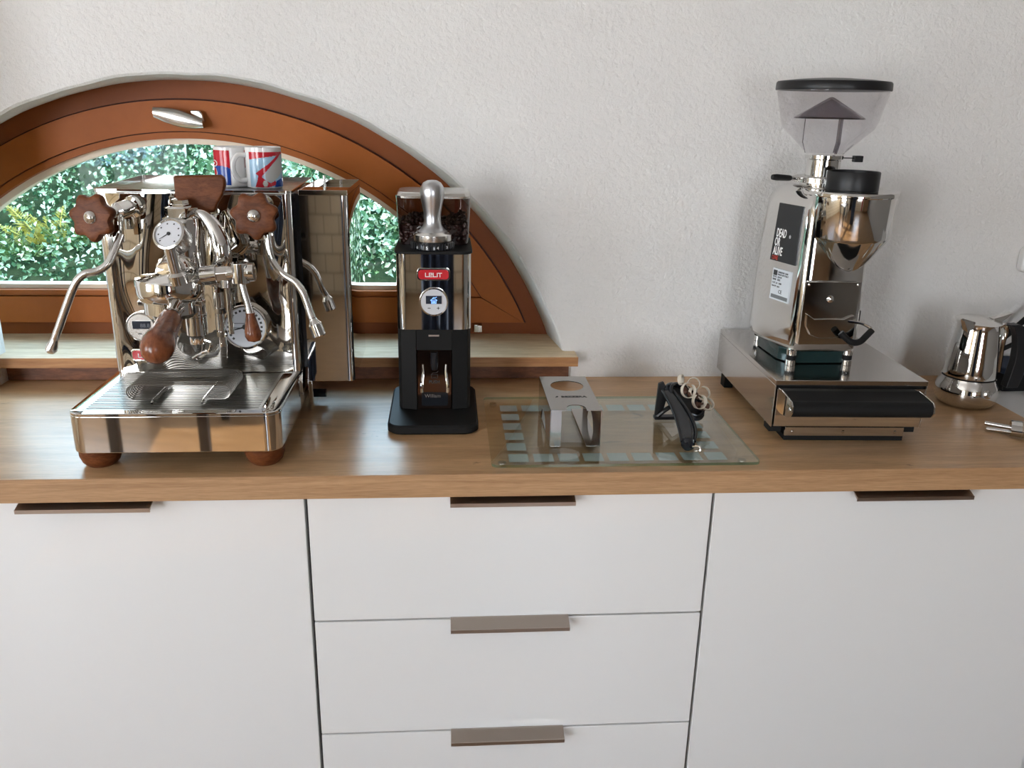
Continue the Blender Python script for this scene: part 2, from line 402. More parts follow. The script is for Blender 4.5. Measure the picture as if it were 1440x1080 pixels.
wp('glazing_spacer', band(cf, RG+.009, RG-.002, .142, .142, .572, .60), m_sealw, smooth=40)
xb = lambda R, z: math.sqrt(R*R-(z-cf[1])**2)
g = G(); xo, xi = xb(RS, .078), xb(RB, .129)
g.prism([(cf[0]-xo, .078), (cf[0]+xo, .078), (cf[0]+xi, .1295), (cf[0]-xi, .1295)], .550, .615, 'xz')
wp('bottom_rail', g, m_frame, bevel=.001)
xi = xb(RB, .14)
wp('bottom_bead', G().box(cf[0]-xi, cf[0]+xi, .556, .60, .131, .1415), m_frame)
wp('bottom_spacer', G().box(cf[0]-xi, cf[0]+xi, .572, .60, .1415, .150), m_sealw)
wp('frame_sill_member', G().box(cf[0]-.71, cf[0]+.71, .563, .63, .03, .0755), m_framed)
pa = arc(cf, RG, .145, 60)
wp('pane', G().prism(pa, .586, .590, 'xz'), g_pane, smooth=0)
# handle
hd = wp('window_handle', G().prism([(-.262+.0, .480), (-.246, .480), (-.240, .474), (-.238, .458), (-.262, .458)], .535, .550, 'xz'), m_steel2, bevel=.003)
g = G(); ring = []
for i in range(11):
    t = i/10; x = -.324+.086*t; z = .4745-.0185*t; r = .0045+.0105*math.sin(PI*min(1, .12+.82*t))**.8
    ring.append([(x, .527+.007*math.sin(a), z+r*math.cos(a)) for a in [2*PI*k/14 for k in range(14)]])
g.loft(ring); l = mk('handle_lever', g, m_steel2, hd, (0, 0, 0)); l.data.transform(Matrix.Translation(-Vector(wo)))
g = G().cyl((.262, .540, .062), (.262, .540, .078), .005); g.box(.264, .274, .535, .55, .062, .076)
wp('hinge', g, m_steel2, bevel=.001)

sill = struct('trim_1', G().box(-.95, .449, .392, .60, .033, .052), m_pine, bevel=.0015)
mk('front_edge', G().box(-.9505, .4495, .3905, .3922, .0335, .0513), wood('sill_edge', (.36, .15, .05), (.50, .25, .10), (2, 30, 40), .5, 0, 20, grain=.5), sill, (0, 0, 0))
st2 = struct('trim_2', G().box(-.6025, .437, .422, .44, 0.0005, .033), m_strip, bevel=.001)

# ------------------------------------------------------------------ worktop and cabinets
t = T('worktop', 'long oak-effect laminate worktop with dark knots carrying the coffee gear', 'worktop', (.3, .2, -.0355))
t.p('top_surface', G().box(-.6025, 1.204, -.0195, .431, -.035, 0), m_oak)
t.p('edge_band', G().box(-.6025, 1.204, -.0205, -.0192, -.035, -.0003), m_oakedge)
def handle(t, par, x, z):
    g = G()
    g.prism([(-.0245, z-.0085), (-.0245, z-.0065), (-.0035, z+.0010), (.0005, z+.0010), (.0005, z-.0010), (-.0035, z-.0012), (-.0235, z-.0095)][::-1], x-.0905, x+.0905, 'yz')
    g.box(x-.0905, x+.0905, -.0255, -.0235, z-.0120, z-.0060)
    t.p('handle', g, m_alu, parent=par, smooth=0)
ZB = -.86
for (x0, x1, lab) in ((-.6, 0, 'glossy white single door base cabinet under the espresso machine'), (.6, 1.2, 'glossy white single door base cabinet under the tall chrome grinder')):
    t = T('base_cabinet', lab, 'cabinet', ((x0+x1)/2, .2, -.9), group=None)
    t.p('carcass', G().box(x0+.002, x1-.002, .022, .42, ZB, -.036), m_carc)
    d = t.p('door', G().box(x0+.0022, x1-.0022, 0, .019, ZB, -.041), m_white, bevel=.0012)
    handle(t, d, (x0+x1)/2, -.0375)
t = T('drawer_cabinet', 'glossy white base cabinet with stacked drawers in the middle of the run', 'cabinet', (.3, .2, -.9))
t.p('carcass', G().box(.002, .598, .022, .42, ZB, -.036), m_carc)
for z1, z0 in ((-.041, -.2485), (-.2515, -.4565), (-.4595, ZB)):
    d = t.p('drawer', G().box(.0022, .5978, 0, .019, z0, z1), m_white, bevel=.0012)
    handle(t, d, .298, z1+.0035)

# white ledge right of the worktop, with a dark box and cables
t = T('white_ledge', 'white cupboard with a pale top beyond the right end of the worktop', 'cupboard', (1.5, .2, -.9))
t.p('top', G().box(1.2065, 1.95, .10, .431, -.03, -.004), m_whitemat, bevel=.002)
t.p('carcass', G().box(1.2075, 1.94, .12, .43, ZB, -.031), m_whitemat)
t = T('storage_box', 'dark blue black box on the white ledge behind the steel moka pot', 'box', (1.40, .375, -.004))
t.p('tub', G().box(1.262, 1.56, .34, .42, -.004, .030), m_blackm, bevel=.004)
t.p('lid', G().box(1.258, 1.565, .335, .425, .030, .044), m_navy, bevel=.004)
tag(mk('power_cable', G().tube([(1.24, .40, .052), (1.28, .395, .085), (1.33, .39, .14), (1.40, .39, .20)], .0055), m_blackm), 'thick black cable rising steeply behind the moka pot handle', 'cable')
tag(mk('power_cable', G().tube([(1.235, .385, .050), (1.28, .38, .072), (1.34, .375, .105), (1.42, .375, .13)], .0045), m_blackm), 'thinner black cable sloping up behind the moka pot, below the thicker one', 'cable')
t = T('wall_switch', 'small white rounded cord switch on the wall above the moka pot', 'switch', (1.32, .42, .20))
t.p('switch_body', G().prism(rrect(1.303, 1.345, .212, .262, .012), .431, .412, 'xz'), m_porc, bevel=.004)
t.p('rocker', G().prism(rrect(1.315, 1.333, .225, .25, .004), .412, .409, 'xz'), m_whitemat, bevel=.001)

# ------------------------------------------------------------------ espresso machine
t = T('espresso_machine', 'polished chrome espresso machine with walnut knobs and feet', 'espresso machine', (-.172, .2, 0)); em = t
L, Rr = -.316, -.030
for fx in (-.290, -.060):
    for fy in (.036, .36):
        t.p('foot', G().lathe([(.0, 0), (.019, 0), (.025, .006), (.0285, .016), (.0285, .024), (.025, .0292)], (fx, fy, 0), seg=32), m_walnut)
base = t.p('drip_tray', G().prism(rrect(L, Rr, 0, .40, .022, 8), .029, .0835, 'xy'), m_chrome, smooth=40, bevel=.0015)
rimo = rrect(L, Rr, 0, .40, .022, 8); rimi = rrect(L+.016, Rr-.026, .014, .188, .008, 8)
g = G(); k = len(rimo)
z0, z1 = .0836, .0875
vs = [(x, y, z0) for x, y in rimo]+[(x, y, z1-.001) for x, y in rimo]+[((x-(-.172))*.992-.172, (y-.2)*.995+.2, z1) for x, y in rimo]
ri = []
for x, y in rimo: ri.append((min(max(x, L+.016), Rr-.026), min(max(y, .014), .188)))
vs += [(x, y, z1) for x, y in ri]+[(x, y, z0) for x, y in ri]
g.add(vs, [(r*k+i, r*k+(i+1) % k, (r+1)*k+(i+1) % k, (r+1)*k+i) for r in range(4) for i in range(k)])
t.p('tray_rim', g, m_chrome, parent=base, smooth=40)
gx0, gx1 = L+.0165, Rr-.0265
t.p('tray_well', G().box(gx0, gx1, .0145, .1875, .0837, .0842), m_well, parent=base)
g = G(); ns = 23; y0 = .016; py = (.187-.016)/ns
for i in range(ns): g.box(gx0+.004, gx1-.004, y0+i*py, y0+i*py+py*.62, .0850, .0872)
g.box(gx0, gx0+.004, .015, .187, .0846, .0873); g.box(gx1-.004, gx1, .015, .187, .0846, .0873)
g.box(gx0, gx1, .0145, .0165, .0846, .0873); 
for x in (-.235, -.165, -.10): g.box(x-.001, x+.001, .016, .187, .0845, .0855)
t.p('drip_grate', g, m_grate)
# body
t.p('body_shell', G().prism(rrect(L, Rr+.003, .190, .402, .012, 8), .0878, .3655, 'xy'), m_chrome, smooth=40)
t.p('front_panel', G().box(L+.014, Rr-.011, .1884, .1897, .0885, .3645), m_chromew, bevel=.0004)
t.p('gap_shade_fill', G().box(Rr+.0032, -.0185, .205, .395, .09, .366), m_blackg, bevel=.001)  # black block put in for the shade of the gap beside the tank
# cup tray on top
top = t.p('cup_tray', G().prism(rrect(L, Rr+.003, .189, .402, .010, 6), .3656, .3675, 'xy'), m_steel, smooth=40)
g = G(); ro = rrect(L, Rr+.003, .189, .402, .010, 6); k = len(ro)
def inset(p, d): return [(min(max(x, L+d), Rr+.003-d), min(max(y, .189+d), .402-d)) for x, y in p]
i1 = inset(ro, .0022)
hz = lambda y: .3702 if y < .2 else .3742
vs = [(x, y, .3676) for x, y in ro]+[(x, y, hz(y)) for x, y in ro]+[(x, y, hz(y)) for x, y in i1]+[(x, y, .3676) for x, y in i1]
g.add(vs, [(r*k+i, r*k+(i+1) % k, (r+1)*k+(i+1) % k, (r+1)*k+i) for r in range(3) for i in range(k)])
t.p('tray_rail', g, m_chrome, parent=top, smooth=30)
# water tank on the right side
tk = t.p('water_tank', G().prism(rrect(-.0180, .0545, .196, .395, .009, 8, (1, 1, 0, 0)), .070, .364, 'xy'), m_chrome, smooth=40)
t.p('tank_lid', G().box(-.017, .052, .200, .392, .3640, .3652), m_chrome, parent=tk)
g = G().box(-.0182, .0545, .1955, .1972, .3642, .3718); g.box(.0528, .0545, .1972, .395, .3642, .3718); g.box(-.0182, -.0165, .1972, .395, .3642, .3718); g.box(-.0182, .0545, .3945, .396, .3642, .3718)
t.p('tank_rail', g, m_chrome, parent=tk, bevel=.0004)
t.p('lid_knob', G().cyl((.0085, .285, .3653), (.0085, .285, .3865), .0022), m_steel2, parent=tk)
g = G().prism([(.235, .005), (.300, .012), (.335, .055), (.335, .10), (.250, .105), (.225, .060)], -.026, -.0185, 'yz')
t.p('tank_bracket', g, m_chrome, bevel=.001)
t.p('bracket_screw', G().cyl((-.0185, .29, .018), (-.006, .29, .018), .008, seg=6), m_blackg)

# knobs and steam valves
def lobed(n=7, r=.0312, d=.0034, seg=84): return [((r+d*math.cos(n*2*PI*i/seg)) * math.cos(2*PI*i/seg+.3), (r+d*math.cos(n*2*PI*i/seg)) * math.sin(2*PI*i/seg+.3)) for i in range(seg)]
def knob(cx, cy, cz, dx, dz):
    """lobed walnut handwheel, its axis tilted by dx, dz per metre of depth"""
    ax = Vector((dx, -1, dz)).normalized(); u = Vector((0, 0, 1)).cross(ax).normalized(); v = ax.cross(u); c = Vector((cx, cy, cz))
    rings = []
    for sc, h in ((.80, -.013), (.97, -.011), (1.0, -.006), (1.0, -.002), (.95, .001), (.80, .0025), (.45, .0015)):
        rings.append([c+ax*h+(u*x+v*y)*sc for x, y in lobed()])
    kb = t.p('steam_knob', G().loft(rings), m_walnut, smooth=45)
    t.p('knob_cap', G().lathe([(.0095, .0005), (.0095, .0025), (.008, .005), (.005, .0068), (0, .0075)], c, ax), m_chrome, parent=kb)
    return c, ax
c, ax = knob(-.293, .116, .338, -.25, .12)
a = Vector((-.256, .187, .346)); b = c-ax*.013
vl = t.p('steam_valve', G().lathe([(.016, 0), (.016, .006), (.011, .008), (.0125, .014), (.0125, .032), (.009, .036), (.009, .060)], a, b-a), m_chrome)
m_ = a+(b-a)*.45
g = G().tube([m_, m_+Vector((.0, -.004, -.012)), m_+Vector((-.001, -.006, -.026))], [.009, .008, .008])
g.cyl(m_+Vector((-.001, -.006, -.018)), m_+Vector((-.002, -.007, -.044)), .0088, seg=6); g.cyl(m_+Vector((-.014, -.005, -.020)), m_+Vector((-.0145, -.006, -.036)), .0065)
t.p('wand_joint', g, m_chrome, parent=vl)
wl = [(-.2600, .130, .313), (-.2655, .122, .297), (-.2755, .112, .2745), (-.2900, .108, .2640), (-.3070, .105, .2600), (-.3200, .103, .2480), (-.3350, .104, .2200), (-.3540, .106, .1810), (-.3625, .107, .1640)]
wn = t.p('steam_wand', G().tube(wl, .0056), m_steel2)
t.p('wand_tip', G().lathe([(.0052, 0), (.0058, .004), (.0080, .013), (.0082, .018), (.006, .022), (0, .0235)], wl[-1], Vector(wl[-1])-Vector(wl[-2])), m_steel2, parent=wn)
c, ax = knob(-.0685, .116, .3425, -.02, .10)
a = Vector((-.070, .187, .350)); b = c-ax*.013
vr = t.p('water_valve', G().lathe([(.016, 0), (.016, .006), (.011, .008), (.0125, .014), (.0125, .032), (.009, .036), (.009, .058)], a, b-a), m_chrome)
m_ = a+(b-a)*.45
g = G().tube([m_, m_+Vector((.006, -.006, -.012)), m_+Vector((.009, -.010, -.024))], .0085); g.cyl(m_+Vector((.009, -.010, -.016)), m_+Vector((.010, -.011, -.036)), .0085, seg=6)
t.p('wand_joint', g, m_chrome, parent=vr)
wr = [(-.0570, .142, .312), (-.0555, .140, .292), (-.0500, .138, .2720), (-.0360, .134, .2555), (-.0195, .130, .2450), (-.0075, .124, .2300), (.0010, .118, .2060), (.0065, .112, .1935)]
wn = t.p('hot_water_wand', G().tube(wr, .0055), m_chrome)
t.p('wand_nozzle', G().lathe([(.0052, -.001), (.0060, .003), (.0098, .0085), (.0102, .026), (.0092, .0275), (.0085, .024)], wr[-1], (.35, -.10, -1)), m_chrome, parent=wn)

# brew group
gc = (-.184, .083)
gp = t.p('brew_group', G().lathe([(.018, .0), (.041, -.001), (.0445, .004), (.0458, .010), (.0458, .0265), (.0445, .0290), (.037, .0318), (.020, .0350), (.010, .038)], (gc[0], gc[1], .2315), seg=56), m_chrome, smooth=35)
g = G().lathe([(.027, 0), (.0285, .03), (.0285, .076), (.026, .087), (.0195, .090)], (-.173, .130, .250), seg=36)
g.lathe([(.0235, 0), (.0235, .012), (.018, .014)], (-.173, .130, .3395), seg=6); g.lathe([(.015, 0), (.015, .004), (.0120, .0045), (.0120, .010), (.006, .012)], (-.173, .130, .3525), seg=6)
g.lathe([(.020, 0), (.026, .012), (.026, .03)], (gc[0], gc[1], .262), (.15, .75, .12), seg=30)
t.p('group_neck', g, m_chrome, parent=gp, smooth=40)
g = G().tube([(-.152, .130, .3440), (-.140, .128, .3400), (-.126, .124, .322), (-.118, .118, .300), (-.118, .118, .278), (-.130, .125, .262)], [.006, .0085, .0115, .0130, .0130, .010], seg=20)
t.p('group_pipe', g, m_chrome, parent=gp)
g = G(); g.lathe([(.013, 0), (.0125, .012), (.0085, .016), (.0085, .05)], (-.1615, .052, .2580), (-.10, -.12, 1), seg=28)
t.p('gauge_stem', g, m_chrome, parent=gp)
c = Vector((-.1675, .048, .3265)); ax = Vector((-.26, -1, .62)).normalized()
pg = t.p('pressure_gauge', G().lathe([(.010, -.034), (.0180, -.030), (.0205, -.026), (.0212, -.004), (.0225, -.003), (.0225, 0), (.0200, .0012), (.0188, .0002), (.0186, -.002)], c, ax, seg=44), m_steel2, smooth=35)
def face_at(t, par, c, ax, r, ndl_ang, ticks, tr=.8, up=Vector((0, 0, 1)), hub=.0022, sweep=(225, -45)):
    u = up.cross(ax).normalized(); v = ax.cross(u)
    if u.x < 0: u = -u; 
    v = (up-ax*up.dot(ax)).normalized()
    f = t.p('dial_face', G().lathe([(0, 0), (r, 0), (r, .0006)], c, ax, seg=44), m_face, parent=par)
    g = G()
    for i in range(ticks):
        a = math.radians(sweep[0]+(sweep[1]-sweep[0])*i/(ticks-1)); d = u*math.cos(a)+v*math.sin(a); q = u*-math.sin(a)+v*math.cos(a)
        p = c+ax*.0008+d*r*tr; s_ = r*.055
        g.add([p+(d+q)*s_, p+(d-q)*s_, p-(d+q)*s_, p-(d-q)*s_], [(0, 1, 2, 3)])
    t.p('dial_marks', g, m_ink, parent=par, smooth=0)
    a = math.radians(ndl_ang); d = u*math.cos(a)+v*math.sin(a); q = u*-math.sin(a)+v*math.cos(a)
    g = G().add([c+ax*.0014+q*r*.05-d*r*.12, c+ax*.0014-q*r*.05-d*r*.12, c+ax*.0014-q*r*.02+d*r*.8, c+ax*.0014+q*r*.02+d*r*.8], [(0, 1, 2, 3)])
    g.lathe([(r*.14, .0008), (r*.12, .0024), (0, .0026)], c, ax, seg=16)
    t.p('needle', g, m_ink, parent=par)
face_at(t, pg, c-ax*.0016, ax, .0186, 216, 8)
# lever valve on the right of the group
g = G().cyl((-.140, .085, .262), (-.118, .085, .2645), .0135, seg=24); g.cyl((-.120, .085, .2642), (-.100, .084, .266), .0115, seg=6); g.cyl((-.104, .084, .2655), (-.072, .083, .268), .0105)
g.cyl((-.086, .083, .253), (-.086, .083, .2815), .0125); g.cyl((-.108, .080, .245), (-.108, .085, .262), .006)
g.box(-.150, -.118, .088, .150, .248, .262); g.cyl((-.074, .083, .268), (-.066, .083, .2685), .013, seg=24)
lv = t.p('brew_lever', g, m_chrome, bevel=.0008)
t.p('lever_rod', G().cyl((-.0845, .080, .255), (-.0740, .072, .2105), .0042, .0056), m_chrome, parent=lv)
t.p('lever_grip', G().lathe([(.0066, 0), (.0062, .003), (.0078, .010), (.0112, .027), (.0115, .034), (.0085, .040), (0, .0425)], (-.0742, .072, .2120), (.085, -.10, -1), seg=28), m_walnutf, parent=lv)
# lower exit valve
g = G().lathe([(.0125, 0), (.0150, .002), (.0150, .028), (.0158, .029), (.0158, .032), (.0148, .033), (.0148, .062)], (-.158, .100, .172), seg=32)
g.lathe([(.0065, -.0235), (.0095, -.014), (.0110, -.012), (.0110, -.003), (.0125, 0)], (-.158, .100, .172), seg=28)
t.p('exit_valve', g, m_chrome)
g = G().tube([(-.150, .098, .166), (-.139, .096, .162), (-.142, .095, .150), (-.152, .096, .147), (-.166, .092, .139)], .0024, seg=10)
t.p('exit_spout', g, m_chrome)
g = G().cyl((-.128, .120, .150), (-.128, .120, .250), .0052); g.cyl((-.118, .135, .165), (-.118, .135, .255), .004)
for z in (.165, .200, .232): g.cyl((-.128, .120, z), (-.128, .120, z+.008), .0078, seg=6)
t.p('brew_pipe', g, m_chrome)
# flow paddle
pts = [(-.1845, .394), (-.118, .396), (-.1125, .392), (-.1125, .381), (-.1170, .368), (-.1255, .355), (-.131, .343), (-.150, .340), (-.166, .346), (-.1845, .352)]
t.p('flow_paddle', G().prism(pts, .146, .157, 'xz'), m_walnut, bevel=.0035, seg=3)
# displays on the front panel
pd = t.p('temperature_display', G().lathe([(.0225, 0), (.0225, .006), (.0212, .008), (.0200, .0066)], (-.267, .189, .163), (0, -1, 0), seg=44), m_steel2, smooth=35)
t.p('display_face', G().lathe([(0, .0065), (.0203, .0065), (.0203, .0058)], (-.267, .189, .163), (0, -1, 0), seg=44), m_face, parent=pd)
t.p('display_screen', G().box(-.279, -.252, .1815, .1826, .160, .1725), m_screen, parent=pd)
g = text_g('88.8', .0085, (-.2675, .1813, .1625), (1, 0, 0), (0, 0, 1)); t.p('display_digits', g, pm('lcd_digits', (.14, .15, .18), .4), parent=pd, smooth=0)
g = G().box(-.2715, -.2665, .1819, .1826, .1515, .1528); t.p('display_button', g, m_ink, parent=pd)
c = Vector((-.1075, .172, .1655)); ax = Vector((.0, -1, .14)).normalized()
bg_ = t.p('boiler_gauge', G().lathe([(.026, -.014), (.0330, -.010), (.0345, 0), (.0330, .0015), (.0312, .0002), (.0308, -.003)], c, ax, seg=56), m_chrome, smooth=35)
face_at(t, bg_, c-ax*.0026, ax, .0308, 195, 19, .82)
g = G().box(-.127, -.098, .1710, .1714, .1712, .1720); g.box(-.127, -.098, .1718, .1722, .1640, .1648); t.p('scale_bars', g, m_ink, parent=bg_, smooth=0)
badge(t, -.2640, .1170, .1884, .043, .0150)

# portafilter locked into the group
t = T('portafilter', 'chrome portafilter with turned walnut handle locked into the brew group', 'portafilter', (gc[0], gc[1], .205))
g = G().lathe([(.020, .0), (.033, .002), (.0375, .008), (.0375, .0235), (.040, .0245), (.040, .0262)], (gc[0], gc[1], .2040), seg=48)
pf = t.p('filter_basket_ring', g, m_chrome, smooth=35)
for sx in (-1, 1): t.p('lug', G().box(gc[0]+sx*.040-.005, gc[0]+sx*.040+.005, gc[1]-.010, gc[1]+.008, .221, .229), m_chrome, parent=pf, bevel=.002)
h0 = Vector((-.166, .040, .226)); h1 = Vector((-.1615, -.066, .197)); d = h1-h0
t.p('handle_neck', G().lathe([(.012, -.004), (.010, .006), (.0095, .018), (.0125, .020), (.0125, .026)], h0, d, seg=28), m_chrome)
t.p('handle', G().lathe([(.0115, .024), (.0140, .027), (.0150, .034), (.0155, .045), (.0165, .062), (.0190, .080), (.0208, .096), (.0205, .107), (.0165, .118), (.009, .1245), (0, .1262)], h0, d, seg=44), m_walnutf, smooth=60)
t.p('spout', G().tube([(gc[0]-.0, gc[1], .205), (gc[0]-.0, gc[1], .190), (gc[0]-.012, gc[1], .180), (gc[0]-.016, gc[1], .168)], [.010, .009, .007, .006]), m_chrome)

# wire cup riser
t = T('cup_riser', 'raised rack of curved steel wires standing on the slotted drip tray', 'rack', (-.175, .08, .0875))
NW = 13
for i in range(NW):
    y = .046+i*.0062; zt = .1135; zb = .0925; zm = (zt+zb)/2; r = (zt-zb)/2; xl_, xr_ = -.232+.012*0, -.120
    P = [(-.205, y, zb)]+[(xl_-.004+r*math.cos(a)*1.15, y, zm+r*math.sin(a)) for a in [math.radians(-90-k*22.5) for k in range(9)]]
    P += [(xr_+.004+r*math.cos(a)*1.15, y, zm+r*math.sin(a)) for a in [math.radians(90-k*22.5) for k in range(9)]]+[(-.143, y, zb)]
    t.p('wire', G().tube(P, .00095, seg=6, sub=1), m_grate)
for x in (-.212, -.143):
    t.p('cross_bar', G().tube([(x, .038, .0888), (x, .050, .0912), (x, .130, .0912)], .0018, seg=8), m_steel2)

# ------------------------------------------------------------------ mugs on the machine
def patch(t, par, name, poly, c, r, mat, da=3, dz=.0015, eps=.0004, holes=()):
    """flat print wrapped on the mug wall: poly in (degrees, height); 0 deg faces -Y, growing towards +X"""
    def inside(a, z, q):
        ok = False; j = len(q)-1
        for i in range(len(q)):
            if (q[i][1] > z) != (q[j][1] > z) and a < (q[j][0]-q[i][0])*(z-q[i][1])/(q[j][1]-q[i][1])+q[i][0]: ok = not ok
            j = i
        return ok
    a0 = min(p[0] for p in poly); a1 = max(p[0] for p in poly); b0 = min(p[1] for p in poly); b1 = max(p[1] for p in poly)
    g = G(); na = max(1, round((a1-a0)/da)); nz = max(1, round((b1-b0)/dz)); sa = (a1-a0)/na; sz = (b1-b0)/nz
    pt = lambda a, z: (c[0]+(r+eps)*math.sin(math.radians(a)), c[1]-(r+eps)*math.cos(math.radians(a)), c[2]+z)
    for i in range(na):
        for j in range(nz):
            if inside(a0+(i+.5)*sa, b0+(j+.5)*sz, poly):
                g.add([pt(a0+i*sa, b0+j*sz), pt(a0+(i+1)*sa, b0+j*sz), pt(a0+(i+1)*sa, b0+(j+1)*sz), pt(a0+i*sa, b0+(j+1)*sz)], [(0, 1, 2, 3)])
    return t.p(name, g, mat, parent=par, smooth=60)
def mug(name, label, c, r, h, ha):
    t = T(name, label, 'mug', c)
    b = t.p('cup', G().lathe([(0, .0), (r*.92, 0), (r, .002), (r, h-.001), (r-.001, h), (r-.0025, h-.001), (r-.003, .004), (0, .0035)], c, seg=56), m_porc, smooth=40)
    d = Vector((math.sin(math.radians(ha)), -math.cos(math.radians(ha)), 0)); C = Vector(c)
    P = [C+d*(r-.001)+Vector((0, 0, h*.80)), C+d*(r+.012)+Vector((0, 0, h*.80)), C+d*(r+.0195)+Vector((0, 0, h*.64)), C+d*(r+.0195)+Vector((0, 0, h*.40)), C+d*(r+.011)+Vector((0, 0, h*.20)), C+d*(r-.001)+Vector((0, 0, h*.20))]
    t.p('handle', G().tube(P, .0040, seg=12), m_porc)
    return t, b
H = .0615
t, b = mug('mug', 'small white mug with red over blue print, left of the pair on the machine', (-.1345, .285, .3677), .0262, H, 165)
C_ = (-.1345, .285, .3677)
patch(t, b, 'print', [(-95, .033), (-95, H-.005), (8, H-.005), (8, .030), (-20, .033)], C_, .0262, m_mred)
patch(t, b, 'print', [(-95, .004), (-95, .033), (-20, .033), (8, .030), (8, .004)], C_, .0262, m_blue)
patch(t, b, 'print', [(62, .03), (62, H-.005), (120, H-.005), (120, .03)], C_, .0262, m_mred)
patch(t, b, 'print', [(72, .004), (68, .03), (120, .03), (120, .004)], C_, .0262, m_blue)
oval = lambda a, z, ra, rz, n=18: [(a+ra*math.cos(2*PI*i/n), z+rz*math.sin(2*PI*i/n)) for i in range(n)]
patch(t, b, 'logo_oval', oval(-56, .0365, 17, .0052), C_, .0262, m_porc, 2, .0008, .0006)
patch(t, b, 'logo_oval', oval(-56, .0365, 14, .0038), C_, .0262, m_mred, 2, .0008, .0008)
patch(t, b, 'logo_mark', oval(-60, .0365, 8, .0016), C_, .0262, m_porc, 2, .0006, .001)
patch(t, b, 'logo_drop', oval(-55, .0215, 13, .0085), C_, .0262, m_porc, 2, .0008, .0006)
patch(t, b, 'logo_drop', oval(-57, .0235, 11, .0080), C_, .0262, m_mred, 2, .0008, .0008)
C_ = (-.0815, .270, .3677)
t, b = mug('mug', 'small white mug with pale blue print and red band, right of the pair', C_, .0275, H+.001, -62)
patch(t, b, 'print', [(-38, .044), (-38, H-.006), (85, H-.006), (85, .052)], C_, .0275, m_mred)
patch(t, b, 'print', [(-38, .003), (-38, .044), (85, .052), (85, .003)], C_, .0275, m_sky)
patch(t, b, 'print_stripe', [(-16, .024), (20, .036), (68, .055), (75, .052), (40, .038), (8, .022), (-4, .014), (-12, .012), (-8, .020)], C_, .0275, m_mred, 2, .0008, .0006)
patch(t, b, 'print_shape', [(12, .022), (40, .038), (74, .051), (82, .030), (60, .018), (34, .010), (16, .013)], C_, .0275, m_mgrey, 2, .0008, .0007)
patch(t, b, 'print_shape', [(-20, .003), (-10, .014), (-4, .022), (12, .014), (30, .009), (46, .013), (50, .006), (20, .003)], C_, .0275, m_mred, 2, .0008, .0008)
patch(t, b, 'print_dot', oval(13, .0085, 8, .0045), C_, .0275, m_mgrey, 2, .0007, .001)
patch(t, b, 'print_shape', [(42, .003), (50, .012), (85, .018), (85, .003)], C_, .0275, m_blue, 2, .0008, .0009)

# ------------------------------------------------------------------ compact grinder with tamper
t = T('coffee_grinder', 'compact black and chrome coffee grinder with smoked bean hopper', 'coffee grinder', (.182, .23, 0))
bp = rrect(.1085, .2535, .131, .34, .022, 8)
g = G().loft([[(x, y, 0) for x, y in rrect(.112, .25, .134, .337, .022, 8)], [(x, y, .003) for x, y in bp], [(x, y, .012) for x, y in bp], [(x, y, .0155) for x, y in rrect(.1115, .2505, .134, .337, .020, 8)]])
b = t.p('base_plate', g, m_blackm, smooth=40)
g = G()
for sx in (-1, 1):
    cx = .183; q = [(cx+sx*.059, .355), (cx+sx*.059, .222), (cx+sx*.054, .212), (cx+sx*.029, .206), (cx+sx*.029, .355)]
    g.prism(q if sx > 0 else q[::-1], .0157, .153, 'xy')
g.box(.154, .212, .235, .355, .0157, .153); g.box(.154, .212, .207, .235, .118, .153)
t.p('lower_body', g, m_blackm, bevel=.001)
pl = t.p('chute_panel', G().box(.155, .2105, .2095, .2345, .0160, .1175), pm('brown_reflection_metal', (.17, .105, .08), .10, 1), bevel=.0005)  # brown base colour paints in the worktop mirrored by a chrome panel
t.p('chute', G().lathe([(.005, 0), (.0065, .006), (.0065, .030)], (.183, .205, .086), seg=16), m_blackg, parent=pl)
for sx in (-1, 1):
    t.p('fork_prong', G().tube([(.183+sx*.019, .2085, .093), (.183+sx*.0185, .203, .080), (.183+sx*.021, .196, .062), (.183+sx*.021, .196, .050)], [.002, .0022, .0026, .003], seg=10), m_polish, parent=pl)
g = text_g('PUSH', .0075, (.1735, .2088, .0610), (1, 0, 0), (0, 0, 1), bold=.0002); g2 = strokes([[(0, 0), (10, 0), (10, 6), (0, 6), (0, 0)], [(-1, 6), (2, 9), (8, 9), (11, 12)], [(3, 2), (7, 2)]], (.178, .2088, .070), (1, 0, 0), (0, 0, 1), .001, .6)
g.add(g2.v, g2.f); t.p('panel_marking', g, m_ink, parent=pl, smooth=0)
g = G().prism(rrect(.1615, .2045, .022, .045, .003), .2092, .2082, 'xz'); lb = t.p('model_plate', g, m_blackg, parent=pl)
t.p('model_lettering', text_g('William', .0085, (.1665, .2079, .0365), (1, 0, 0), (0, 0, 1)), pm('grey_ink', (.18, .15, .14), .5), parent=pl, smooth=0)
t.p('front_slot', G().box(.174, .191, .2040, .2066, .142, .1445), m_alu)
cb = t.p('chrome_body', G().prism(rrect(.1235, .2425, .205, .36, .016, 10), .1532, .2748, 'xy'), m_chrome, smooth=40)
badge(t, .183, .2435, .2045, .0475, .0150)
ds = t.p('control_display', G().lathe([(.0230, 0), (.0230, .003), (.0222, .0045), (.0206, .0046), (.0204, .0038)], (.183, .2052, .1995), (0, -1, 0), seg=48), m_chrome, smooth=35)
t.p('display_face', G().lathe([(0, .0040), (.0206, .0040), (.0206, .0030)], (.183, .2052, .1995), (0, -1, 0), seg=48), m_face, parent=ds)
sc_ = t.p('display_screen', G().box(.1705, .1955, .2000, .2011, .1965, .2095), m_screen, parent=ds)
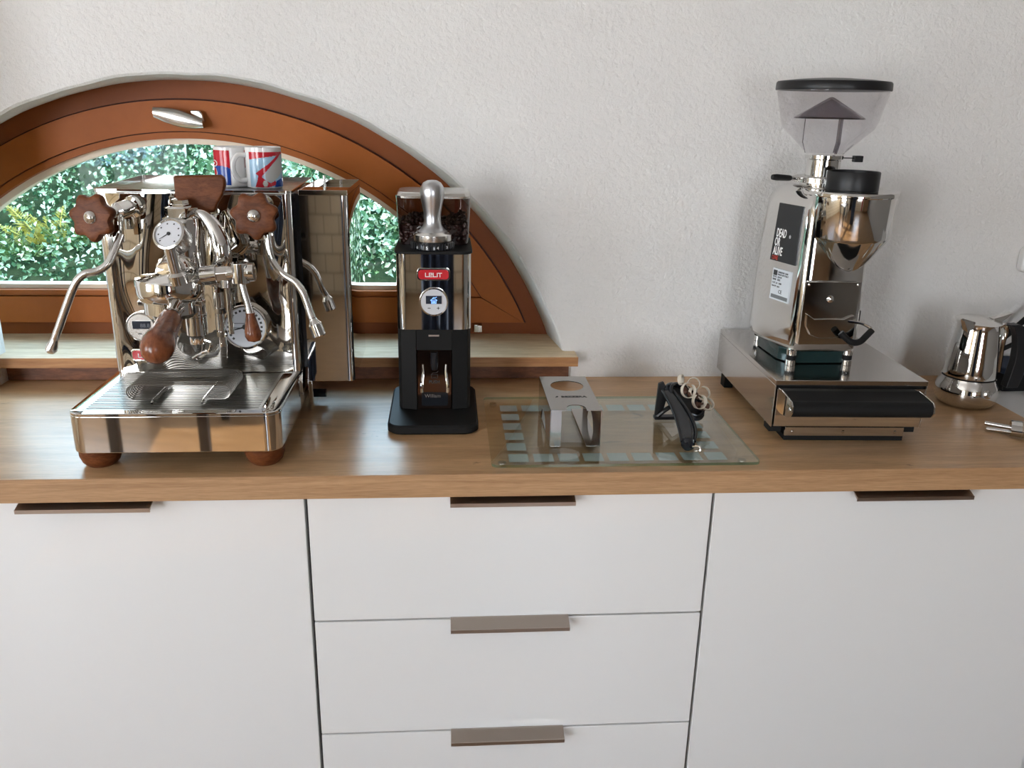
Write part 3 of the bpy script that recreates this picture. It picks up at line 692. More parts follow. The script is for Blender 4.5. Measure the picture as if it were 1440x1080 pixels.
ic = strokes([[(0, 0), (10, 0), (10, 6), (12, 7), (8, 10), (2, 10), (-2, 7), (0, 6), (0, 0)], [(0, 6), (10, 6)], [(2, 2), (3, 4), (7, 4), (8, 2), (2, 2)], [(2, 10), (4, 13), (8, 13), (11, 14)]], (.1795, .1999, .1975), (1, 0, 0), (0, 0, 1), .00072, 1.1)
t.p('display_icon', ic, m_glow, parent=ds, smooth=0)
g = strokes([[(0, 0), (3.6, 0)], [(14.5, 0), (18.1, 0)], [(16.3, -1.8), (16.3, 1.8)]], (.1738, .2010, .1895), (1, 0, 0), (0, 0, 1), .001, 1.0); t.p('display_buttons', g, m_ink, parent=ds, smooth=0)
t.p('top_cap', G().prism(rrect(.1215, .2445, .2015, .366, .018, 10), .2750, .2795, 'xy'), m_blackm, smooth=40, bevel=.001)
hp = G(); oct_ = rrect(.1225, .2430, .262, .360, .018, 3); k = len(oct_)
sc = lambda f, z: [((x-.183)*f+.183, (y-.311)*f+.311, z) for x, y in oct_]
rings = [sc(.93, .2798), sc(.955, .296), sc(1, .3545)]
g = G().loft(rings, cap=False); ho = t.p('bean_hopper', g, g_smoke, smooth=35)
lid = G().loft([sc(1.005, .3546), sc(1.01, .3580), sc(.97, .3625), sc(.93, .3640)]); t.p('hopper_lid', lid, m_steel2, smooth=25)
g = G(); rnd = random.Random(3)
for i in range(300):
    x = rnd.uniform(.132, .234); y = rnd.uniform(.268, .350); z = .315+rnd.uniform(-.004, .005)+.004*math.sin(x*90) if i < 170 else rnd.uniform(.287, .315)
    if i >= 170: y = rnd.choice((.2655, .2665)) if i % 2 else y; x = x if i % 2 else rnd.choice((.1305, .2345))
    a = Vector((rnd.uniform(-1, 1), rnd.uniform(-1, 1), rnd.uniform(-.5, .5)))
    g.lathe([(0, -.0050), (.0026, -.0034), (.0034, 0), (.0026, .0034), (0, .0050)], (x, y, z), a, seg=7, caps=False)
g.prism([((x-.183)*.93+.183, (y-.311)*.90+.311) for x, y in oct_], .2800, .311, 'xy')
t.p('coffee_beans', g, m_bean, parent=ho, smooth=60, kind='stuff')
dl = t.p('grind_dial', G().lathe([(.0325, 0), (.0345, .001), (.0345, .0100), (.0335, .0115), (0, .0115)], (.1815, .238, .2796), seg=64), m_blackg, smooth=35)
g = G()
for i in range(40):
    a = 2*PI*i/40; g.cyl((.1815+.0345*math.cos(a), .238+.0345*math.sin(a), .2803), (.1815+.0345*math.cos(a), .238+.0345*math.sin(a), .2902), .0007, seg=6)
t.p('dial_ridges', g, m_black, parent=dl)
g = G()
for ch, a in (('6', -42), ('5', -14), ('4', 14), ('3', 40)):
    a = math.radians(a); d = Vector((math.sin(a), -math.cos(a), 0)); q = Vector((.1815, .238, .2823))+d*.0353
    u_ = Vector((math.cos(a), math.sin(a), 0)); tg = text_g(ch, .0065, q-u_*.0015, u_, (0, 0, 1)); g.add(tg.v, tg.f)
t.p('dial_numerals', g, m_wink, parent=dl, smooth=0)
t = T('tamper', 'silver aluminium tamper with bulb handle standing on the grinder dial', 'tamper', (.1815, .238, .2912))
t.p('tamper_base', G().lathe([(0, .0001), (.0302, .0001), (.0305, .001), (.0305, .0105), (.0295, .0115), (.024, .0150), (0, .0150)], (.1815, .238, .2912), seg=64), m_steel2, smooth=30)
t.p('tamper_handle', G().lathe([(0, .0151), (.0235, .0151), (.0190, .0185), (.0150, .0240), (.0133, .0330), (.0138, .0440), (.0160, .0560), (.0185, .0680), (.0192, .0760), (.0180, .0840), (.0140, .0905), (.0075, .0940), (0, .0948)], (.1815, .238, .2912), seg=56), m_alum, smooth=60)

# ------------------------------------------------------------------ glass board, stand, black tool
zb = .0058; zt_ = .0100
t = T('glass_board', 'clear glass worktop saver with a border of frosted squares', 'board', (.464, .14, 0))
t.p('glass_sheet', G().prism(rrect(.2670, .6620, -.0120, .2850, .010, 5), zb, zt_, 'xy'), g_board, smooth=30)
g = G(); o_ = rrect(.2668, .6622, -.0122, .2852, .010, 5); k = len(o_)
g.add([(x, y, zb) for x, y in o_]+[(x, y, zt_) for x, y in o_], [(i, (i+1) % k, k+(i+1) % k, k+i) for i in range(k)])
t.p('glass_edge', g, clear('edge_tint', (.45, .68, .58), ior=1.5, extra=.06), smooth=30)
for fx in (.283, .640):
    for fy in (.008, .265): t.p('foot', G().lathe([(0, 0), (.006, 0), (.0066, .002), (.0060, .0057), (0, .0057)], (fx, fy, 0), seg=20), clear('foot_plastic', (.8, .8, .78), extra=.25))
xs_ = [.2935+i*.0370 for i in range(9)]; ys_ = [.0085+i*.0430 for i in range(6)]
sqm = None
for j, y in enumerate(ys_):
    for i, x in enumerate(xs_):
        if j in (0, 5) or i in (0, 8):
            if sqm is None:
                o = t.p('printed_square', G().box(.464-.0145, .464+.0145, .14-.0145, .14+.0145, 0, .0002), m_sq); sqm = o.data; o.location = (x+.0145-.464, y+.0145-.14, zb-.00025)
            else:
                o = o.copy(); COL.objects.link(o); o.location = (x+.0145-.464, y+.0145-.14, zb-.00025)

t = T('tamping_stand', 'polished steel tamping stand with round cutouts on the glass board', 'stand', (.396, .13, zt_))
X0, X1, Y0, Y1, ZT, th = .3570, .4340, .0500, .2150, .0700, .0012
zf = zt_+.0016
# top plate with a round hole and a front notch, built as an x-strip mesh
g = G(); hc = (.3965, .166); hr = .0265; nr = .0145; nc = (.3965, .060)
NX = 60
def ivals(x):
    a = [Y0, Y1]; dx = x-nc[0]
    lo = Y0
    if abs(dx) < nr: lo = nc[1]+math.sqrt(nr*nr-dx*dx)
    dh = x-hc[0]
    if abs(dh) < hr: s_ = math.sqrt(hr*hr-dh*dh); return [(lo, hc[1]-s_), (hc[1]+s_, Y1)]
    return [(lo, hc[1]), (hc[1], Y1)]
xs2 = sorted(set([X0+(X1-X0)*i/NX for i in range(NX+1)]+[nc[0]-nr, nc[0]+nr, hc[0]-hr, hc[0]+hr]))
for a, b in zip(xs2[:-1], xs2[1:]):
    ia, ib = ivals(a+1e-7), ivals(b-1e-7)
    for (p, q), (p2, q2) in zip(ia, ib):
        g.add([(a, p, ZT), (a, q, ZT), (b, q2, ZT), (b, p2, ZT), (a, p, ZT-th), (a, q, ZT-th), (b, q2, ZT-th), (b, p2, ZT-th)], [(0, 1, 2, 3), (4, 7, 6, 5), (0, 3, 7, 4), (1, 5, 6, 2)])
m_ss = pm('stainless_sheet', (.40, .385, .365), .14, 1)
tp = t.p('top_plate', g, m_ss, smooth=20)
t.p('maker_lettering', text_g('BEZZERA', .0092, (.3800, .1085, ZT+.0001), (1, 0, 0), (0, 1, 0), 1.05, bold=.0003), m_ink, parent=tp, smooth=0)
t.p('maker_mark', strokes([[(0, 0), (1, 3), (2.4, 3.2)], [(.6, 1.2), (2, 1.4)]], (.3715, .1085, ZT+.0001), (1, 0, 0), (0, 1, 0), .0016, .5), m_ink, parent=tp, smooth=0)
def side(x, s_):
    q = [(Y0, zf), (Y0, ZT-th), (Y1, ZT-th), (Y1, zf), (.175, zf), (.165, .030), (.150, .036), (.132, .036), (.118, .030), (.108, zf)]
    return G().prism(q if s_ > 0 else q[::-1], x, x+th, 'yz')
t.p('side_wall', side(X0, 1), m_ss); t.p('side_wall', side(X1-th, 1), m_ss)
t.p('bottom_flange', G().box(X1-.0215, X1-.0005, Y0, .2145, zf-.0001, zf+.0010), m_ss, bevel=.0004)
t.p('bottom_flange', G().box(X0+.0005, X0+.0170, Y0, .2145, zf-.0001, zf+.0010), m_ss, bevel=.0004)
t.p('front_return', G().prism([(X0+.001, zf+.001), (X0+.0145, zf+.001), (X0+.0165, zf+.004), (X0+.0165, ZT-th), (X0+.001, ZT-th)], Y0, Y0+th, 'xz'), m_ss)
for x in (X0+.010, X1-.012):
    for y in (Y0+.008, Y1-.010): t.p('rubber_pad', G().cyl((x, y, zt_), (x, y, zf-.0002), .006, seg=20), m_blackm)

t = T('handled_clamp', 'black plastic handled ring tool propped up on the glass board', 'kitchen tool', (.585, .12, zt_))
hc_ = Vector((.592, .165, .042))
u_ = Vector((.72, -.12, -.55)).normalized(); nrm = Vector((.45, -.55, .55)); nrm = (nrm-u_*nrm.dot(u_)).normalized(); v_ = nrm.cross(u_)
def ring_pts(ra, rb, off=0, n=28): return [hc_+nrm*off+u_*ra*math.cos(2*PI*i/n)+v_*rb*math.sin(2*PI*i/n) for i in range(n)]
rg = t.p('ring_head', G().tube(ring_pts(.037, .023), .0050, seg=12, sub=1, closed=True), m_blackg)
t.p('ring_plate', G().loft([ring_pts(.034, .020, -.003), ring_pts(.034, .020, .002)]), m_black, parent=rg)
t.p('ring_rim', G().tube(ring_pts(.034, .024, .007), .0032, seg=10, sub=1, closed=True), m_blackg, parent=rg)
# channel-shaped handle running to the front
hp_ = [Vector((.562, .160, .060)), Vector((.568, .128, .050)), Vector((.572, .095, .038)), Vector((.570, .060, .028)), Vector((.564, .034, .0215))]
wd = [.010, .011, .0135, .0135, .0105]; rings = []
for p, w__ in zip(hp_, wd):
    rings.append([p+Vector((w__*math.cos(a), 0, .0095*math.sin(a)*(1 if math.sin(a) < 0 else .35))) for a in [2*PI*k/20 for k in range(20)]])
t.p('handle', G().loft(rings), m_blackg, smooth=60)
g = G()
for sx in (-1, 1): g.tube([p+Vector((sx*w__*.95, 0, .003)) for p, w__ in zip(hp_, wd)], .0022, seg=8)
t.p('handle_edge', g, m_black)
t.p('handle_end', G().lathe([(0, -.010), (.007, -.008), (.0108, 0), (.009, .006), (0, .010)], (.564, .034, .0212), (0, -1, -.3), seg=24), m_blackg)
t.p('hang_loop', G().tube([(.569, .026, .020), (.577, .020, .022), (.578, .017, .017), (.572, .021, .014)], .0018, seg=8), m_chrome)
t.p('support_leg', G().prism([(.545, .0104), (.556, .0104), (.566, .058), (.556, .075), (.548, .072)], .168, .174, 'xz'), m_black, bevel=.001)
t.p('support_foot', G().box(.545, .580, .164, .178, .0102, .0155), m_black, bevel=.001)
g = G().tube([(.548, .170, .013), (.562, .165, .028), (.572, .155, .040)], .004, seg=8); t.p('brace', g, m_black)
t2 = T('curl_bundle', 'pale curled strips with brown husks bunched on the black ring tool', 'curled strips', (.60, .165, .045))
rnd = random.Random(5)
def curl(c, r, ax, tw=.0):
    ax = Vector(ax).normalized(); a_ = ax.orthogonal().normalized(); b_ = ax.cross(a_); g = G(); vs = []; n = 22
    for i in range(n+1):
        th_ = 2*PI*.93*i/n+tw; rr = r*(1-.12*i/n); p = Vector(c)+(a_*math.cos(th_)+b_*math.sin(th_))*rr+ax*.003*i/n
        vs += [p-ax*.0032, p+ax*.0032, p+ax*.0032+(p-Vector(c)).normalized()*.0011, p-ax*.0032+(p-Vector(c)).normalized()*.0011]
    fs = [(i*4+k, i*4+(k+1) % 4, i*4+4+(k+1) % 4, i*4+4+k) for i in range(n) for k in range(4)]
    return g.add(vs, fs)
for c, r, ax in (((.592, .150, .066), .0120, (.3, -1, .3)), ((.6095, .142, .0500), .0118, (.35, -1, .3)), ((.585, .175, .076), .0085, (.8, -.6, .2)), ((.606, .170, .071), .0100, (-.2, -1, .5)), ((.620, .160, .058), .0110, (.1, -1, .6)), ((.626, .150, .042), .0100, (.2, -1, .9)), ((.601, .158, .060), .0080, (.5, -.8, .2))):
    t2.p('curl', curl(c, r, ax, rnd.uniform(0, 6)), m_curl, smooth=50)
for i in range(11):
    c = Vector((.590, .160, .062)).lerp(Vector((.625, .150, .032)), i/10)+Vector((rnd.uniform(-.005, .005), rnd.uniform(-.004, .006), rnd.uniform(-.004, .006)))
    t2.p('husk', G().lathe([(0, -.007), (.0035, -.004), (.0045, 0), (.003, .004), (0, .007)], c, (rnd.uniform(-1, 1), rnd.uniform(-1, 1), rnd.uniform(-1, 1)), seg=7, caps=False), m_husk, smooth=0)

# ------------------------------------------------------------------ knock-out drawer under the tall grinder (local axes, slightly turned)
bl = Vector((.8425, .255, 0)); rz = math.radians(-2.2)
t = T('knock_drawer', 'wide brushed steel knock-out drawer box under the tall grinder', 'drawer box', tuple(bl), rz, local=True)
hx, hy = .1215, .161
g = G().box(-hx, hx, -hy, hy, .0915, .0995); g.box(-hx, -hx+.002, -hy, hy, .022, .0915); g.box(hx-.002, hx, -hy, hy, .022, .0915); g.box(-hx+.002, hx-.002, hy-.002, hy, .022, .0915)
t.p('housing', g, pm('satin_sheet', (.58, .55, .52), .12, 1), bevel=.0008)
t.p('inner_gap', G().box(-hx+.003, hx-.003, -hy+.006, hy-.01, .024, .0905), m_blackm)
dr = t.p('drawer_front', G().box(-hx+.004, hx-.003, -hy-.0015, -hy+.002, .0235, .0875), m_chrome, bevel=.0008)
g = G(); g.box(-hx+.004, hx-.003, -hy-.004, -hy-.0013, .0855, .0878); t.p('front_lip', g, m_polish, parent=dr)
for sx in (-1, 1):
    x = sx*.1095
    q = [(-hy-.001, .084), (-hy-.001, .046), (-hy-.030, .050), (-hy-.046, .056), (-hy-.052, .064), (-hy-.051, .074), (-hy-.045, .0795)]
    t.p('handle_bracket', G().prism(q, x-.001, x+.001, 'yz'), m_polish, parent=dr, bevel=.0004)
    t.p('screw', G().lathe([(.004, 0), (.0035, .0012), (0, .0016)], (x+sx*.001, -hy-.0405, .0655), (sx, 0, 0), seg=12), m_chrome, parent=dr)
g = G().cyl((-.1083, -hy-.0385, .0665), (.1083, -hy-.0385, .0665), .0125, seg=32); g.prism([(-hy-.0385, .0787), (-hy-.001, .083), (-hy-.001, .080), (-hy-.030, .070)], -.1083, .1083, 'yz')
t.p('grip_bar', g, m_blackm, parent=dr)
t.p('plinth', G().box(-.098, .094, -hy-.002, -hy+.002, .0080, .0225), m_chrome, bevel=.0004)
for x in (-.086, -.004, .080): t.p('screw', G().lathe([(.0028, 0), (.0022, .0010), (0, .0013)], (x, -hy-.002, .0150), (0, -1, 0), seg=10), m_polish)
t.p('rubber_base', G().box(-.098, .094, -hy-.0015, hy-.03, .0003, .0078), m_blackm)
g = G()
for x in (-.112, .104): t.p('rubber_foot', G().box(x-.010, x+.010, -hy+.004, -hy+.03, .0125, .0218), m_blackm, bevel=.001)
for x in (-.112, .112): t.p('rubber_foot', G().box(x-.010, x+.007, .10, .125, .0003, .0218), m_blackm, bevel=.001)

# ------------------------------------------------------------------ tall grinder
GZ = .0997
t = T('coffee_grinder', 'tall polished chrome grinder with clear cone hopper and black sticker', 'coffee grinder', (.82, .262, GZ))
for x, y in ((.7705, .182), (.8660, .182), (.7720, .338), (.8660, .338)):
    f = t.p('foot', G().lathe([(.0085, 0), (.0085, .0085), (.0080, .0090)], (x, y, GZ+.0002), seg=24), m_chrome)
    t.p('foot_rubber', G().lathe([(.0078, 0), (.0078, .008)], (x, y, GZ+.0093), seg=20), m_blackm, parent=f)
    t.p('foot_collar', G().lathe([(.0085, 0), (.0085, .0085)], (x, y, GZ+.0175), seg=24), m_chrome, parent=f)
t.p('underbody_shade', G().prism([(.772, .186), (.865, .186), (.880, .215), (.884, .30), (.866, .335), (.774, .335), (.756, .30), (.758, .215)], GZ+.0008, GZ+.0245, 'xy'), pm('shade_teal', (.012, .030, .030), .12), bevel=.002)  # dark block painting in the shade and reflection beneath the body
cx_ = .8185
half = [(0, -.0975), (.035, -.0975), (.0480, -.0960), (.0525, -.0915), (.0560, -.078), (.0680, -.036), (.0765, -.004), (.0795, .022), (.0770, .048), (.067, .072), (.048, .088), (.022, .094), (0, .095)]
sec = half+[(-x, y) for x, y in half[-2:0:-1]]
def brings(levels): return [[(cx_+x*s_+dx_, .262+(y*sy_), z) for x, y in sec] for z, s_, sy_, dx_ in levels]
lv_ = [(.1245, .90, .90, 0), (.1262, .955, .955, 0), (.1320, .985, .985, 0), (.142, 1.0, 1.0, 0), (.20, .99, .99, 0), (.26, .965, .965, 0), (.32, .925, .93, 0), (.352, .895, .90, 0), (.366, .86, .86, 0), (.376, .78, .78, 0), (.3815, .66, .66, 0), (.384, .50, .50, 0)]
bd = t.p('body', G().loft(brings(lv_)), m_polish, smooth=50)
def sx_at(z):
    for (za, sa, _, _), (zb_, sb, _, _) in zip(lv_[:-1], lv_[1:]):
        if za <= z <= zb_: return sa+(sb-sa)*(z-za)/(zb_-za)
def sidept(f, z, e=.0):   # f: 0 at the rear end of the flat side, 1 at the front end
    s_ = sx_at(z); a = Vector((cx_-.0765*s_, .262-.004*s_, z)); b = Vector((cx_-.0560*s_, .262-.078*s_, z)); nrm_ = Vector((-(a.y-b.y), -(b.x-a.x), 0)); nrm_ = Vector((-.074, -.0205, .02)).normalized()
    return a.lerp(b, f)+nrm_*e
def panel_q(f0, f1, z0, z1, e, dz=0, shear=0):
    g = G(); q = [sidept(f0, z0+dz*0, e), sidept(f1, z0-shear, e), sidept(f1, z1-shear, e), sidept(f0, z1, e)]
    q0 = [p+Vector((.0030, 0, 0)) for p in q]
    return g.add(q+q0, [(0, 1, 2, 3), (7, 6, 5, 4), (0, 4, 5, 1), (1, 5, 6, 2), (2, 6, 7, 3), (3, 7, 4, 0)])
stk = t.p('black_sticker', panel_q(.06, .93, .262, .355, .0028), m_stick, smooth=0)
def side_text(txt, size, f, z, mat, xs, par, nm='sticker_lettering', bold=.0):
    e_ = .0031 if par is stk else .0025; o_ = sidept(f, z, e_); u1 = sidept(f+.2, z, e_)-o_; v1 = sidept(f, z+.02, e_)-o_
    n_ = u1.cross(v1).normalized()
    g = text_g(txt, size, o_, u1, v1, xs, bold=bold)
    # settle each letter on the sloping side
    t.p(nm, g, mat, parent=par, smooth=0)
side_text('DEAD', .0190, .16, .3015, m_wink, .50, stk, bold=.0004); side_text('OR', .0190, .14, .2868, m_wink, .50, stk, bold=.0004); side_text('ALIVE', .0190, .13, .2722, m_wink, .50, stk, bold=.0004)
side_text('COFFEE', .0095, .12, .2640, m_rink, .48, stk); side_text('®', .0080, .62, .3020, m_wink, .7, stk)
lbl = t.p('rating_label', panel_q(.22, .86, .1990, .2505, .0022), m_paper, smooth=0)
yy = .2440
t.p('label_logo', panel_q(.25, .38, .2390, .2475, .0025), m_ink, parent=lbl, smooth=0)
for tx, z, f in (('GRINDER 230V', .2440, .41), ('MADE IN ITALY', .2400, .41), ('50 Hz  250 W', .2355, .25), ('SERIE   SIZE', .2310, .25), ('CAT. 64  1400', .2255, .25), ('mm 64  rpm', .2205, .25)):
    side_text(tx, .0040, f, z, m_ink, 1.0, lbl, 'label_lettering')
side_text('CE', .0085, .50, .2110, m_ink, .9, lbl, 'label_lettering')
t.p('label_bar', panel_q(.26, .83, .2015, .2075, .0025), pm('label_grey', (.16, .17, .18), .5), parent=lbl, smooth=0)
# front plate, fork, switch
fp = t.p('front_plate', G().box(.7695, .8605, .1600, .1630, .140, .2430), m_polish, bevel=.0008)
for x, z, r in ((.7755, .2385, .0022), (.8555, .2385, .0022), (.813, .2150, .0062), (.8025, .1745, .0052), (.8260, .1745, .0052)):
    t.p('screw', G().lathe([(r, 0), (r*.9, r*.25), (0, r*.45)], (x, .1600, z), (0, -1, 0), seg=20), m_chrome, parent=fp)
fk = t.p('portafilter_fork', G().prism([(.7760, .192), (.7800, .190), (.7900, .183), (.8140, .184), (.8380, .183), (.8480, .188), (.8550, .190), (.8540, .176), (.8440, .160), (.8280, .152), (.8020, .151), (.7860, .157), (.7770, .172)], .1560, .1598, 'xz'), m_polish, bevel=.001)
t.p('fork_arm', G().tube([(.846, .158, .180), (.866, .150, .178), (.880, .144, .171)], .0026, seg=10), m_polish, parent=fk)
t.p('fork_rubber', G().tube([(.8300, .144, .1645), (.8405, .140, .1545), (.8500, .138, .1495), (.8620, .139, .1510), (.8720, .141, .1600), (.8810, .143, .1690)], .0052, seg=14), m_blackm, parent=fk)
sw = t.p('power_switch', G().box(.8790, .8850, .205, .235, .160, .192), m_blackm, bevel=.001)
t.p('switch_rocker', G().prism([(.210, .164), (.230, .164), (.230, .188), (.210, .188)], .885, .8945, 'yz', top=[(.213, .166), (.227, .166), (.227, .184), (.213, .184)]), m_black, parent=sw, bevel=.001)
# dosing funnel
fc = (.8405, .200)
fn = t.p('dosing_funnel', G().lathe([(.0145, .233), (.0650, .3060), (.0680, .3120), (.0685, .374), (.0670, .374), (.066, .312), (.0125, .235)], (fc[0], fc[1], 0), seg=64, caps=False), m_polish, smooth=35)
t.p('funnel_flange', G().lathe([(.030, .3742), (.0715, .3742), (.0725, .3755), (.0725, .3805), (.0715, .3820), (.030, .3820)], (fc[0], fc[1], 0), seg=64), m_polish, parent=fn, smooth=35)
# collar, dial and hopper
hx_, hy_ = .8215, .270
co_ = t.p('grind_collar', G().lathe([(.034, .3835), (.0340, .392), (.0270, .3935), (.0270, .424), (.0300, .426), (.0300, .4315), (.024, .4320)], (hx_, hy_, 0), seg=56), m_polish, smooth=35)
t.p('adjusting_ring', G().lathe([(.030, .3885), (.0450, .3885), (.0450, .3965), (.040, .3985), (.028, .3985)], (hx_, hy_, 0), seg=72), m_steel2, parent=co_, smooth=30)
g = G()
for i in range(72):
    a = 2*PI*i/72; x, y = hx_+.0450*math.cos(a), hy_+.0450*math.sin(a); g.box(x-.0008, x+.0008, y-.0008, y+.0008, .3892, .3960, a)
t.p('ring_teeth', g, m_polish, parent=co_, smooth=0)
hl = t.p('ring_handle', G().cyl((.780, .258, .3945), (.760, .252, .3955), .0022), m_polish, parent=co_)
t.p('handle_grip', G().tube([(.7625, .252, .3953), (.757, .250, .3956), (.736, .245, .3968), (.7275, .243, .3972)], [.0035, .0046, .0052, .0040], seg=16), m_black, parent=co_)
prof = [(.0290, .4330), (.0315, .4360), (.0400, .4440), (.0705, .4730), (.0745, .4820), (.0850, .5250), (.0855, .5310)]
t.p('bean_hopper', G().lathe(prof, (hx_, hy_, 0), seg=64, caps=False), g_hop, smooth=40)
ld = t.p('hopper_lid', G().lathe([(.0840, .5310), (.0880, .5310), (.0885, .5325), (.0880, .5420), (.0860, .5445), (.060, .5475), (.03, .5495), (0, .5500)], (hx_, hy_, 0), seg=72), m_black, smooth=40)
cn = t.p('bean_guard', G().lathe([(0, .5215), (.004, .5205), (.0530, .4915), (.0545, .4900), (.0540, .4890), (.0530, .4895), (0, .5185)], (hx_, hy_, 0), seg=56, caps=False), g_cone, smooth=40)
t.p('guard_rim', G().lathe([(.0545, .4878), (.0555, .4890), (.0545, .4902), (.0530, .4890), (.0545, .4878)], (hx_, hy_, 0), seg=56, caps=False), clear('guard_edge', (.50, .48, .50), extra=.04), parent=cn)
for k_, a in enumerate((-90, 30, 150)):
    a = math.radians(a+8); d = Vector((math.cos(a), math.sin(a), 0)); q = Vector((-d.y, d.x, 0)); c0 = Vector((hx_, hy_, 0)); g = G()
    def bar(r0, r1, z0, z1, w2=.0022): g.add([c0+d*r0-q*w2+Vector((0, 0, z0)), c0+d*r0+q*w2+Vector((0, 0, z0)), c0+d*r1+q*w2+Vector((0, 0, z1)), c0+d*r1-q*w2+Vector((0, 0, z1)), c0+d*(r0+.0012)-q*w2+Vector((0, 0, z0)), c0+d*(r0+.0012)+q*w2+Vector((0, 0, z0)), c0+d*(r1+.0012)+q*w2+Vector((0, 0, z1)), c0+d*(r1+.0012)-q*w2+Vector((0, 0, z1))], [(0, 1, 2, 3), (7, 6, 5, 4), (0, 4, 5, 1), (1, 5, 6, 2), (2, 6, 7, 3), (3, 7, 4, 0)])
    bar(.036, .036, .450, .490); bar(.030, .036, .4345, .451)
    t.p('guard_rib', g, clear('guard_rib%d' % k_, (.55, .53, .56), extra=.06), parent=cn, smooth=0)
t.p('hopper_slide', G().box(.800, .872, .262, .268, .4270, .4285), m_blackg)
t.p('slide_knob', G().box(.8690, .8830, .259, .271, .4215, .4315), m_black, bevel=.001)
t = T('dosing_ring', 'matte black round dosing ring resting on the tall grinder funnel', 'ring', (.8412, .200, .3822))
t.p('ring_wall', G().lathe([(.0375, 0), (.0400, 0), (.0402, .001), (.0402, .0275), (.0392, .0290), (.0375, .0285), (.0365, .001), (.0375, 0)], (.8412, .200, .3822), seg=64, caps=False), m_black, smooth=35)

# ------------------------------------------------------------------ moka pot and clip at the right end
mc = (1.142, .268, 0)
t = T('moka_pot', 'round bellied stainless steel moka pot with black handle', 'moka pot', mc)
t.p('boiler', G().lathe([(0, .0003), (.040, .0003), (.046, .004), (.0515, .014), (.0530, .026), (.0512, .038), (.0465, .047), (.0450, .052)], mc, seg=64), m_chrome, smooth=50)
t.p('seal', G().lathe([(.0430, .0521), (.0430, .0545)], mc, seg=48), m_blackm)
up = t.p('upper_jug', G().lathe([(.0440, .0546), (.0445, .0570), (.0432, .070), (.0395, .105), (.0352, .138), (.0342, .148), (.0360, .153), (.0345, .153), (.032, .148)], mc, seg=64, caps=False), m_chrome, smooth=50)
t.p('pour_lip', G().loft([[(1.142-.030, .262, .148), (1.142-.040, .250, .142), (1.142-.036, .240, .140), (1.142-.022, .243, .148)], [(1.142-.038, .258, .160), (1.142-.051, .244, .162), (1.142-.048, .236, .160), (1.142-.026, .240, .158)]], cap=False), m_chrome, parent=up, smooth=40)
t.p('safety_valve', G().lathe([(.008, -.002), (.0080, .0020), (.0050, .0035), (.0045, .006), (0, .0065)], (1.149, .2170, .0330), (.13, -1, .12), seg=20), m_steel2)
lid = t.p('lid', G().lathe([(.0385, 0), (.0390, .0010), (.036, .0025), (.0, .0085)], (1.141, .268, .1535), (-.02, -.06, 1), seg=48), m_steel2, smooth=40)
t.p('lid_lever', G().prism([(1.160, .160), (1.178, .165), (1.194, .171), (1.191, .166), (1.180, .157), (1.172, .152), (1.163, .153)], .257, .271, 'xz'), m_chrome, parent=lid, bevel=.001)
t.p('handle_bracket', G().tube([(1.174, .262, .143), (1.184, .260, .148), (1.189, .258, .138), (1.187, .259, .115), (1.190, .260, .062)], .0045, seg=10), m_chrome)
g = G(); rings = []
for (x, z, wx) in ((1.186, .148, .003), (1.196, .151, .009), (1.208, .146, .011), (1.217, .128, .011), (1.222, .105, .0115), (1.223, .080, .0115), (1.220, .055, .012), (1.216, .034, .011)):
    rings.append([(x-wx, .250, z), (x+wx, .250, z), (x+wx, .268, z), (x-wx, .268, z)])
t.p('handle', G().loft(rings), m_black, smooth=40, bevel=.002)
t = T('spring_clip', 'small chrome spring clip lying near the right end of the worktop', 'clip', (1.145, .110, 0))
g = G(); rings = []
for s_ in range(9):
    a = math.radians(-10+25*s_); 
for k_ in (0, 1, 2):
    x0 = 1.128+k_*.014; ang = math.radians(-30); R_ = Matrix.Rotation(ang, 3, 'Z'); c0 = Vector((1.136, .103, 0))
    pr = [(-.021*math.cos(a), .0125+.0122*math.sin(a)) for a in [math.radians(-60+30*i) for i in range(9)]]
    ring_o = [Vector((k_*.017-.014, y, z)) for y, z in pr]; ring_i = [Vector((k_*.017-.014, y*.90, .0125+(z-.0125)*.88)) for y, z in pr]
    n_ = len(pr); vs = []
    for dx in (0, .0160): vs += [c0+R_ @ (p+Vector((dx, 0, 0))) for p in ring_o]+[c0+R_ @ (p+Vector((dx, 0, 0))) for p in ring_i]
    fs = []
    for i in range(n_-1): fs += [(i, i+1, 2*n_+i+1, 2*n_+i), (n_+i, 3*n_+i, 3*n_+i+1, n_+i+1), (i, n_+i, n_+i+1, i+1), (2*n_+i, 2*n_+i+1, 3*n_+i+1, 3*n_+i)]
    fs += [(0, 2*n_, 3*n_, n_), (n_-1, 2*n_-1, 4*n_-1, 3*n_-1)]
    t.p('clip_band', G().add(vs, fs), m_chrome, smooth=50)
t.p('clip_pin', G().cyl((1.098, .137, .0110), (1.136, .110, .0110), .0034), m_steel2)
t.p('clip_pin', G().cyl((1.096, .128, .0045), (1.136, .102, .0060), .0032), m_steel2)

